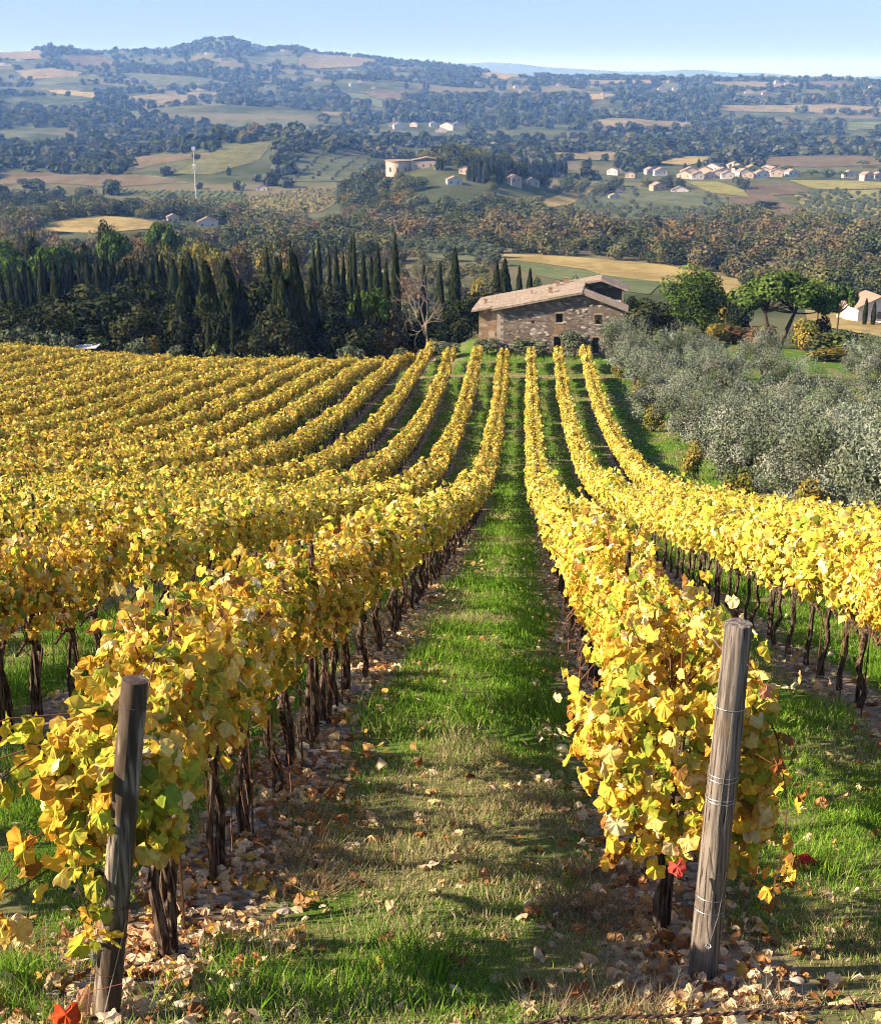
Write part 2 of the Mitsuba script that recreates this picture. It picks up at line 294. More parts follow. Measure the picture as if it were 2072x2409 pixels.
FIELDS = []                                                             # world outlines, kept clear of woods
def drape(poly, dz, cell):
    """A sheet over the terrain inside a world outline."""
    x0, y0, x1, y1 = poly.bounds
    nx, ny = max(3, min(60, int((x1 - x0) / cell))), max(3, min(60, int((y1 - y0) / cell)))
    parts = []
    from shapely import box as sbox
    from shapely.ops import triangulate
    vs, fs, k = [], [], 0
    for xa, xb in zip(np.linspace(x0, x1, nx + 1)[:-1], np.linspace(x0, x1, nx + 1)[1:]):
        for ya, yb in zip(np.linspace(y0, y1, ny + 1)[:-1], np.linspace(y0, y1, ny + 1)[1:]):
            c = poly.intersection(sbox(xa, ya, xb, yb))
            for g in getattr(c, 'geoms', [c]):
                if g.geom_type != 'Polygon' or g.area < 1e-6: continue
                co = np.array(g.exterior.coords)[:-1]
                vs.append(co); m = len(co)
                fs.append(np.array([[k, k + i, k + i + 1] for i in range(1, m - 1)])); k += m
    v = np.vstack(vs); f = np.vstack(fs)
    V = np.column_stack([v, height(v[:, 0], v[:, 1]) + dz])
    nrm = np.cross(V[f[:, 1]] - V[f[:, 0]], V[f[:, 2]] - V[f[:, 0]]); f[nrm[:, 2] < 0] = f[nrm[:, 2] < 0][:, ::-1]
    return V, f
def field(mat, pts, label, name='field', dz=None, group=None):
    w = [G(x, y, 150)[:2] for x, y in pts]
    poly = Polygon(w).buffer(0)
    if poly.geom_type != 'Polygon': poly = max(poly.geoms, key=lambda g: g.area)
    d = math.hypot(*(np.array(poly.centroid.coords[0]) - CAM[:2]))
    poly = poly.buffer(d * 0.0015).simplify(d * 0.0006)
    FIELDS.append((poly, mat))
    key = numbered(name)
    scene[key] = mikit.ply(drape(poly, dz if dz is not None else (0.08 if d < 700 else d * 2.2e-4) + 0.03 * (len(FIELDS) % 4), max(4.0, d * 0.010)), mat, smooth=True)
    tag(key, label, 'field', group, 'structure')
    return poly
FL = [
 ('m_tan', [(0, 102), (50, 104), (81, 119), (0, 119)], 'pale field below the ridge at the left edge'),
 ('m_brown', [(135, 113), (180, 113), (236, 124), (230, 133), (150, 132)], 'rosy field under the houses on the left ridge'),
 ('m_tan', [(34, 143), (100, 139), (162, 148), (150, 157), (60, 161)], 'long tan field on the left hillside'),
 ('m_greyolive', [(70, 170), (100, 160), (190, 152), (200, 162), (110, 172)], 'grey-green field on the left hillside'),
 ('m_greyolive', [(216, 151), (290, 149), (410, 159), (470, 169), (410, 175), (350, 177), (300, 166)], 'broad grey-green field below the high hill'),
 ('m_straw', [(88, 181), (150, 184), (200, 193), (190, 199), (110, 189)], 'small straw field among dark woods at left'),
 ('m_tan', [(240, 198), (330, 191), (380, 193), (384, 206), (345, 211), (290, 206)], 'tan field in the middle of the left woods'),
 ('m_tan', [(382, 188), (470, 188), (480, 193), (400, 198)], 'thin tan field beside the dark wood'),
 ('m_greyolive', [(450, 256), (505, 254), (520, 263), (470, 267)], 'small pale clearing in the valley woods'),
 ('m_brown', [(243, 323), (330, 313), (420, 311), (425, 319), (330, 331), (285, 341)], 'pinkish ploughed field beside the mast'),
 ('m_brown', [(0, 354), (100, 351), (240, 355), (370, 369), (240, 379), (0, 373)], 'dull brown field at the left edge of the valley'),
 ('m_scrub', [(360, 352), (400, 326), (480, 293), (560, 288), (520, 325), (430, 354)], 'sunlit scrubby hillside right of the mast'),
 ('m_green', [(246, 357), (310, 357), (380, 371), (260, 372)], 'green field strip left of the mast'),
 ('m_greyolive', [(486, 113), (600, 113), (600, 133), (520, 131)], 'grey-green slope right of the high hill'),
 ('m_tan', [(610, 117), (700, 114), (755, 124), (720, 136), (610, 136)], 'tan slope below the ridge right of the high hill'),
 ('m_tan', [(780, 134), (850, 138), (860, 145), (790, 143)], 'small tan field under the descending ridge'),
 ('m_straw', [(976, 149), (1040, 150), (1085, 157), (1020, 162)], 'straw field on the middle skyline'),
 ('m_green', [(700, 189), (730, 191), (775, 206), (770, 218), (730, 206)], 'fresh green field on the mid hillside'),
 ('m_brown', [(742, 187), (830, 185), (840, 191), (790, 209), (772, 201)], 'brown field beside the fresh green field'),
 ('m_greyolive', [(540, 239), (585, 245), (620, 257), (650, 269), (600, 270), (560, 252)], 'grey-green slope in the left valley'),
 ('m_tan', [(655, 227), (710, 228), (700, 235), (660, 234)], 'little tan field left of the hamlet'),
 ('m_brown', [(700, 305), (745, 309), (740, 316), (705, 314)], 'small brown field above the round villa'),
 ('m_tan', [(1125, 311), (1185, 306), (1240, 309), (1250, 326), (1150, 323)], 'pale field behind the cypress stand'),
 ('m_tan', [(1180, 247), (1255, 240), (1330, 245), (1415, 253), (1370, 265), (1250, 263)], 'long tan hill field at right'),
 ('m_tan', [(1440, 213), (1560, 215), (1700, 213), (1782, 218), (1782, 228), (1600, 227), (1470, 225)], 'wide tan field across the right hillside'),
 ('m_tan', [(1440, 166), (1560, 168), (1590, 172), (1560, 179), (1450, 177)], 'tan field under the right ridge'),
 ('m_brown', [(1600, 170), (1640, 167), (1700, 166), (1730, 170), (1720, 177), (1640, 179)], 'brown hilltop field at right'),
 ('m_straw', [(1190, 192), (1260, 192), (1266, 203), (1200, 203)], 'straw field beside two dark trees'),
 ('m_tan', [(1180, 160), (1320, 162), (1340, 168), (1200, 171)], 'tan field under the middle of the far ridge'),
 ('m_straw', [(1330, 331), (1390, 318), (1440, 316), (1430, 326), (1390, 335)], 'straw field left of the village'),
 ('m_brown', [(1545, 319), (1640, 316), (1782, 318), (1782, 334), (1650, 339), (1550, 335)], 'red-brown field behind the village'),
 ('m_green', [(1710, 249), (1782, 247), (1782, 262), (1720, 264)], 'green field at the right edge among woods'),
 ('m_yellowgreen', [(1390, 368), (1450, 369), (1500, 385), (1510, 399), (1440, 391)], 'yellow-green vineyard below the village'),
 ('m_brown', [(1505, 373), (1600, 373), (1640, 392), (1520, 398)], 'dull brown field below the village'),
 ('m_yellowgreen', [(1600, 366), (1782, 369), (1782, 382), (1650, 383)], 'yellow-green field at the right edge'),
 ('m_green', [(236, 386), (300, 388), (495, 390), (494, 410), (430, 416), (330, 404)], 'striped green vineyard across the valley'),
 ('m_tan', [(500, 402), (600, 386), (682, 383), (678, 410), (640, 431), (560, 428), (500, 418)], 'striped tan vineyard across the valley'),
 ('m_straw', [(60, 470), (130, 447), (200, 438), (310, 450), (300, 464), (200, 472)], 'domed straw field behind the pines'),
 ('m_straw', [(1090, 416), (1140, 396), (1200, 380), (1187, 393), (1150, 414), (1110, 421)], 'bright straw strip beside the wooded hill'),
 ('m_straw', [(1005, 514), (1100, 517), (1250, 528), (1350, 538), (1505, 566), (1505, 600), (1460, 598), (1365, 575), (1187, 546), (1080, 531), (1020, 525)], 'long straw-coloured strip behind the stone farmhouse'),
 ('m_green', [(1020, 528), (1187, 549), (1340, 572), (1310, 596), (1187, 580), (1085, 556)], 'green strip directly behind the stone farmhouse'),
 ('m_straw', [(1630, 629), (1700, 634), (1782, 656), (1782, 684), (1700, 668), (1640, 656)], 'tawny bank below the white house'),
 ('m_brown', [(1480, 401), (1560, 396), (1620, 430), (1570, 440), (1500, 426)], 'reddish scrub slope between the olive groves'),
 ('m_greyolive', [(1160, 396), (1260, 380), (1390, 386), (1470, 405), (1465, 438), (1330, 446), (1170, 436)], 'terraced grass slope under the left far olive grove'),
 ('m_yellowgreen', [(1610, 396), (1700, 387), (1782, 385), (1782, 456), (1700, 448), (1640, 430)], 'terraced grass slope under the right far olive grove'),
 ('m_greyolive', [(800, 490), (980, 500), (1010, 522), (960, 530), (850, 520)], 'grass under the small silver olive grove'),
 ('m_greyolive', [(585, 312), (735, 320), (755, 343), (690, 368), (585, 368)], 'grass under the olive grove left of the wooded hill'),
]
POLY = {}
for m, pts, lab in FL: POLY[lab] = field(m, pts, lab)
w = [G(x, y, 150)[:2] for x, y in [(1695, 640), (1730, 640), (1782, 650), (1782, 657), (1735, 646), (1695, 646)]]
POLY['road'] = Polygon(w).buffer(0.4)
scene['gravel_road'] = mikit.ply(drape(POLY['road'], 0.3, 6), 'white_plaster', smooth=True); FIELDS.append((POLY['road'], 'road'))
tag('gravel_road', 'pale gravel road passing in front of the white house at right', 'road', kind='structure')

tx, ty = np.linspace(-9.5, 12.5, 80), np.linspace(114.7, 116.1, 4)
scene['farm_track'] = mikit.ply(grid_mesh(tx, ty + 0.0, lambda x, y: near_z(x, y) + 0.035), 'm_tan', smooth=True)
tag('farm_track', 'pale dirt track crossing the vine rows near the farmhouse', 'track', kind='structure')
# ------------------------------------------------------------------ plant builders (each returns meshes around its foot)
QUAD = (np.array([[-0.5, 0, 0], [0.5, 0, 0], [0.5, 1, 0.0], [-0.5, 1, 0]]) - [0, 0.5, 0], np.array([[0, 1, 2], [0, 2, 3]]))
TUFT = (np.array([[-0.5, -0.3, 0], [0.1, -0.55, 0.1], [0.55, 0.1, 0], [0.05, 0.55, 0.12], [-0.45, 0.35, 0.0]]), np.array([[0, 1, 2], [0, 2, 3], [0, 3, 4]]))
def sph(rng, n):
    return unit(rng.normal(size=(n, 3)))
def crown(rng, blobs, n, size, pal, wts=None, flat=1.0, upbias=0.25, jitter=0.55, tmpl=TUFT, shell=0.62):
    b = np.array([[*c, *r] for c, r in blobs], float)
    area = (b[:, 3] * b[:, 4] + b[:, 4] * b[:, 5] + b[:, 3] * b[:, 5])
    i = rng.choice(len(b), n, p=area / area.sum())
    d = sph(rng, n); rad = shell + (1.06 - shell) * rng.random(n) ** 0.45
    pos = b[i, :3] + d * b[i, 3:] * rad[:, None]
    nrm = d + rng.normal(size=(n, 3)) * jitter + [0, 0, upbias]
    bc = pick(rng, pal, len(b), wts)
    col = bc[i] * rng.uniform(0.7, 1.3, (n, 1)) * rng.uniform(0.93, 1.07, (n, 3))
    s = size * rng.uniform(0.6, 1.4, n)
    return cloud(*tmpl, pos, nrm, rng.normal(size=(n, 3)) + [0, 0, -0.3], s, col)
def limbs(rng, base, tips, r0, r1, wob=0.06, sides=5, col=(0.09, 0.065, 0.045)):
    out = []
    for t in tips:
        k = 5; s = np.linspace(0, 1, k)[:, None]
        p = np.asarray(base) * (1 - s) + np.asarray(t) * s + np.sin(s * np.pi) * rng.normal(size=3) * wob
        out.append(tube(p, np.linspace(r0, r1, k), sides, col, cap=False))
    return out

DARK = [(0.018, 0.026, 0.010), (0.024, 0.032, 0.012), (0.034, 0.042, 0.016)]
HOLM = [(0.034, 0.042, 0.018), (0.045, 0.053, 0.024), (0.028, 0.036, 0.015), (0.060, 0.066, 0.030)]
PINE = [(0.045, 0.080, 0.016), (0.072, 0.118, 0.022), (0.058, 0.095, 0.020), (0.11, 0.16, 0.034)]
BROWN = [(0.13, 0.085, 0.042), (0.10, 0.075, 0.036), (0.15, 0.105, 0.045), (0.09, 0.085, 0.035)]
OLIVEC = [(0.18, 0.205, 0.145), (0.22, 0.245, 0.185), (0.14, 0.165, 0.105), (0.27, 0.29, 0.23), (0.11, 0.13, 0.075)]
OLSM = [(0.12, 0.14, 0.085), (0.155, 0.17, 0.11), (0.09, 0.11, 0.06)]
YELL = [(0.24, 0.19, 0.04), (0.18, 0.17, 0.04), (0.28, 0.21, 0.05), (0.12, 0.13, 0.035)]
SHRUB = [(0.07, 0.09, 0.03), (0.10, 0.11, 0.035), (0.05, 0.065, 0.024), (0.15, 0.13, 0.045)]

def round_tree(seed, pal, n=3000, size=0.034, nb=22, squat=1.0, low=0.16):
    """Unit broad crown, 1 m wide and 1 m tall, to be scaled."""
    rng = np.random.default_rng(seed); bl = []
    for k in range(nb):
        a, u = rng.uniform(0, 2 * np.pi), rng.random()
        z = low + 0.14 + u * (0.70 - low); rr = 0.36 * math.sqrt(max(0.05, 1 - (max(0, z - 0.42) / 0.50) ** 2)) * rng.uniform(0.5, 1.0)
        s = rng.uniform(0.10, 0.19)
        bl.append(((rr * math.cos(a), rr * math.sin(a), z), (s, s, s * 0.85)))
    bl.append(((0, 0, 0.5), (0.26, 0.26, 0.30)))
    cr = crown(rng, bl, n, size, pal)
    tr = join(tube([[0, 0, -0.03], [0.01, 0, 0.18], [0, 0.01, 0.4]], [0.035, 0.028, 0.018], 7, (0.07, 0.055, 0.04)),
              *limbs(rng, (0, 0.005, 0.25), [(x, y, z) for (x, y, z), _ in bl[:7]], 0.016, 0.006, 0.02))
    return {'crown': ('foliage', cr), 'trunk': ('bark', tr)}
def cypress(seed, n=1500, fat=1.0, pal=DARK):
    """Unit column, 1 m tall, about 0.2 m wide."""
    rng = np.random.default_rng(seed)
    z = rng.random(n) ** 0.9; a = rng.uniform(0, 2 * np.pi, n)
    prof = 0.50 * fat * np.clip(np.sin(np.clip(z * 0.90 + 0.10, 0, 1) * np.pi) ** 0.55, 0, 1) * (1 - 0.35 * z)
    lump = 0.84 + 0.42 * meshkit.noise(np.stack([np.cos(a) * 1.7 + 5, np.sin(a) * 1.7 + 5, z * 5 + seed], -1), seed)
    rr = prof * lump * rng.uniform(0.7, 1.06, n)
    pos = np.stack([rr * np.cos(a), rr * np.sin(a), 0.03 + z * 0.97], 1)
    nrm = np.stack([np.cos(a), np.sin(a), a * 0 + 0.25], 1) + rng.normal(size=(n, 3)) * 0.35
    tip = np.stack([np.cos(a) * 0.25, np.sin(a) * 0.25, a * 0 + 1.0], 1) + rng.normal(size=(n, 3)) * 0.15
    s = rng.uniform(0.7, 1.4, n); size = np.stack([0.13 * s, 0.055 * s, 0.08 * s], 1)
    cr = cloud(*TUFT, pos, nrm, tip, size, pick(rng, pal, n))
    tr = tube([[0, 0, -0.03], [0, 0, 0.3], [0, 0, 0.8]], [0.07, 0.05, 0.015], 6, (0.07, 0.055, 0.04))
    return {'crown': ('foliage', cr), 'trunk': ('bark', tr)}
def umbrella_pine(seed, n=4200, forks=2, z0=0.40, size=0.030, dome=0.30):
    """Unit stone pine, crown 1 m wide and the tree 1 m tall."""
    rng = np.random.default_rng(seed); bl = []
    for k in range(26):
        a, q = rng.uniform(0, 2 * np.pi), math.sqrt(rng.random())
        rr = 0.40 * q; z = z0 + 0.10 + dome * 1.2 * (1 - q * q) * rng.uniform(0.55, 1.0) + 0.08
        s = rng.uniform(0.09, 0.15); bl.append(((rr * math.cos(a), rr * math.sin(a), min(z, 0.9)), (s, s, s * 0.75)))
    cr = crown(rng, bl, n, size, PINE, upbias=0.5)
    tips = [b[0] for b in bl]
    parts = []
    if forks == 2:
        parts += [tube([[-0.01, 0, -0.05], [-0.03, 0, 0.06], [-0.10, 0.02, 0.24], [-0.14, 0.03, 0.48]], [0.034, 0.028, 0.020, 0.012], 7),
                  tube([[0.01, 0, -0.05], [0.03, 0, 0.06], [0.07, -0.02, 0.22], [0.14, -0.03, 0.48]], [0.034, 0.027, 0.021, 0.012], 7)]
        bases = [(-0.13, 0.03, 0.42), (0.13, -0.03, 0.42)]
    else:
        parts.append(tube([[0, 0, -0.05], [0.01, 0, 0.2], [0, 0.01, z0 + 0.1]], [0.034, 0.026, 0.016], 7)); bases = [(0, 0.01, z0)]
    for t in tips: parts += limbs(rng, bases[rng.integers(len(bases))], [t], 0.010, 0.004, 0.02, 4)
    return {'crown': ('foliage', cr), 'trunk': ('bark', join(*parts))}
def shrub(seed, pal, n=900, size=0.06, spiky=False):
    rng = np.random.default_rng(seed); bl = []
    for k in range(9):
        a = rng.uniform(0, 2 * np.pi); rr = rng.uniform(0, 0.32); s = rng.uniform(0.14, 0.24)
        bl.append(((rr * math.cos(a), rr * math.sin(a), rng.uniform(0.2, 0.72)), (s, s, s * (1.3 if spiky else 1.0))))
    cr = crown(rng, bl, n, size, pal, shell=0.5)
    st = join(*limbs(rng, (0, 0, -0.05), [b[0] for b in bl[:6]], 0.02, 0.008, 0.05))
    return {'crown': ('foliage', cr), 'trunk': ('bark', st)}
SPRIG = (np.array([[-0.5, 0, 0], [0.0, 0.45, 0.04], [0.5, 0, 0.0], [0, -0.55, 0]]) * [1, 1, 1], np.array([[0, 2, 1], [0, 3, 2]]))
def olive_tree(seed, n=7000, h=4.3, w=4.4, size=0.13, pal=OLIVEC):
    """Metric olive: short forked trunk, loose silvery crown almost to the ground, upright shoots on top."""
    rng = np.random.default_rng(seed); tips = []
    for k in range(34):
        a = rng.uniform(0, 2 * np.pi); q = math.sqrt(rng.random()) * w / 2 * 0.86; z = h * rng.uniform(0.22, 0.88) * (1 - 0.30 * (q / (w / 2)) ** 2)
        s = rng.uniform(0.38, 0.72); tips.append(((q * math.cos(a), q * math.sin(a), z), (s, s, s * rng.uniform(0.8, 1.35))))
    b = np.array([[*c, *r] for c, r in tips]); i = rng.choice(len(b), n)
    d = sph(rng, n); rad = rng.random(n) ** 0.5
    pos = b[i, :3] + d * b[i, 3:] * rad[:, None] * 1.05
    pos[:, 2] = np.maximum(pos[:, 2], 0.12)
    base = pick(rng, pal, len(b), [0.28, 0.26, 0.2, 0.14, 0.12])
    col = base[i] * rng.uniform(0.72, 1.3, (n, 1))
    s = size * rng.uniform(0.7, 1.6, n)
    up = rng.normal(size=(n, 3)) * 0.75 + d * 0.6 + [0, 0, 0.75]
    lv = cloud(*SPRIG, pos, d + rng.normal(size=(n, 3)) * 0.9 + [0, 0, 0.3], up, np.stack([s * 0.36, s, s], 1), col)
    m = 46; sh = []                                                     # upright water shoots
    for k in range(m):
        a = rng.uniform(0, 2 * np.pi); q = math.sqrt(rng.random()) * w / 2 * 0.8; z0 = h * (0.84 - 0.34 * (q / (w / 2)) ** 2); L = rng.uniform(0.4, 1.0)
        t = rng.random(26)[:, None]; ax = np.array([q * math.cos(a), q * math.sin(a), z0]); dirv = unit(np.array([math.cos(a) * 0.25, math.sin(a) * 0.25, 1]) + rng.normal(size=3) * 0.15)
        pp = ax + t * L * dirv + rng.normal(size=(26, 3)) * 0.035
        sh.append(cloud(*SPRIG, pp, sph(rng, 26) + [0, 0, 0.2], dirv + rng.normal(size=(26, 3)) * 0.5, np.stack([np.full(26, size * 0.34), np.full(26, size * 0.95), np.full(26, size)], 1), pick(rng, pal, 26)))
    cr = join(lv, *sh)
    f1, f2 = np.array([0.35, 0.1, 1.0]), np.array([-0.3, -0.15, 1.1])
    tr = join(tube([[0, 0, -0.2], [0.04, 0, 0.3], f1 * [0.5, 0.5, 0.6], f1], [0.17, 0.14, 0.11, 0.08], 8), tube([[0, 0, -0.2], [-0.05, 0, 0.35], f2], [0.16, 0.13, 0.07], 8),
              *[limbs(rng, f1 if c[0] > 0 else f2, [c], 0.035, 0.012, 0.12, 5)[0] for c, _ in tips])
    return {'crown': ('foliage', cr), 'trunk': ('bark', tr)}
def bare_tree(seed):
    """Unit leafless tree with a fan of grey twigs."""
    rng = np.random.default_rng(seed); out = []
    def grow(p, d, L, r, lev):
        k = 4; pts = [p]
        for _ in range(k): d = unit(d + rng.normal(size=3) * 0.13 + [0, 0, 0.04]); pts.append(pts[-1] + d * L / k)
        out.append(tube(pts, np.linspace(r, r * 0.62, k + 1), 5 if lev < 3 else 3, (0.24, 0.20, 0.17), cap=False))
        if lev < 5:
            for _ in range(3 if lev else 4):
                grow(pts[-1 - (rng.random() < 0.3)], unit(d + rng.normal(size=3) * 0.55 + [0, 0, 0.05]), L * rng.uniform(0.62, 0.85), r * 0.55, lev + 1)
    grow(np.array([0, 0, -0.03]), np.array([0.05, 0, 1.0]), 0.38, 0.026, 0)
    m = join(*out)
    return {'branches': ('painted', m)}

GROUPS = {}
def group(name, parts):
    """One shape group of named parts; instances of it are things with these parts."""
    if name not in GROUPS:
        parts = parts() if callable(parts) else parts
        scene[name] = {'type': 'shapegroup', **{k: cply(m, b) for k, (b, m) in parts.items()}}
        GROUPS[name] = True
    return name
def put(key, gname, x, y, z, rz=0.0, s=(1, 1, 1), lean=None):
    M = T().translate([float(x), float(y), float(z)])
    if lean: M = M @ T().rotate([lean[0], lean[1], 0], lean[2])
    scene[key] = {'type': 'instance', 'to_world': M @ T().rotate([0, 0, 1], math.degrees(rz)) @ T().scale([float(a) for a in s]), 'g': ref(gname)}
def tree(name, gname, qx, qtop, width, fwd, label, cat='tree', group_=None, zsink=0.0, rz=None):
    """A tree at a pixel column and forward distance, as tall as its top row says; width in the same photo pixels."""
    p = at(qx, fwd); top = P3(qx, qtop, fwd)[2]
    Z = fwd * math.cos(PITCH) + (CAM[2] - p[2]) * math.sin(PITCH)
    wm = width * 0.49383 * Z / F_PX; h = max(top - p[2], 0.8)
    key = numbered(name)
    put(key, gname, p[0], p[1], p[2] - zsink, (qx * 7.13) % 6.28 if rz is None else rz, (wm, wm, h))
    tag(key, label, cat, group_)
    return key
HOLMS = [group(f'g_holm_{i}', round_tree(20 + i, HOLM, 3600)) for i in range(4)]
DARKS = [group(f'g_dark_{i}', round_tree(30 + i, DARK, 3600, squat=1.2)) for i in range(2)]
CYPS = [group(f'g_cyp_{i}', cypress(40 + i)) for i in range(4)]
def fat_cypress(seed):
    """Unit clump of cypress spires grown together, ragged in outline."""
    rng = np.random.default_rng(seed); cs, ts = [], []
    for k in range(8):
        p = cypress(seed * 10 + k, 1300, 1.0, HOLM[:2] + DARK if k % 2 else DARK); a = rng.uniform(0, 6.28); q = 0 if k == 0 else rng.uniform(0.12, 0.30); w = 0.62 if k == 0 else rng.uniform(0.30, 0.46)
        h = 1.0 if k == 0 else rng.uniform(0.55, 0.93)
        cs.append(plc(p['crown'][1], (q * math.cos(a), q * math.sin(a), 0), 0, (w, w, h))); ts.append(plc(p['trunk'][1], (q * math.cos(a), q * math.sin(a), 0), 0, (0.4, 0.4, h)))
    return {'crown': ('foliage', join(*cs)), 'trunk': ('bark', join(*ts))}
FATC = [group(f'g_fat_{i}', fat_cypress(50 + i)) for i in range(2)]
PINES = [group('g_pine_0', umbrella_pine(60, 7500, 2, 0.36, 0.026)), group('g_pine_1', round_tree(61, PINE, 7500, 0.024, 30, low=0.02)), group('g_pine_2', umbrella_pine(62, 2600, 1, 0.5, 0.04, 0.22))]
AUTU = [group(f'g_brown_{i}', round_tree(70 + i, BROWN, 2200)) for i in range(2)]
YELT = [group(f'g_yellow_{i}', round_tree(75 + i, YELL, 2000)) for i in range(2)]
SHRUBS = [group(f'g_shrub_{i}', shrub(80 + i, SHRUB)) for i in range(3)]
YSHR = [group(f'g_yshrub_{i}', shrub(85 + i, YELL + SHRUB[:1], 1500, 0.045)) for i in range(2)]
RSHR = [group('g_rshrub', shrub(90, [(0.16, 0.075, 0.035), (0.12, 0.07, 0.035), (0.10, 0.09, 0.035)], 1200, 0.05))]
OLIVES = [group(f'g_olive_{i}', olive_tree(100 + i, 12500, size=0.112)) for i in range(5)]
OLVS = [group(f'g_olivesmall_{i}', round_tree(110 + i, OLSM, 1300, 0.05, 16, low=0.02)) for i in range(3)]
BARE = group('g_bare', bare_tree(7))

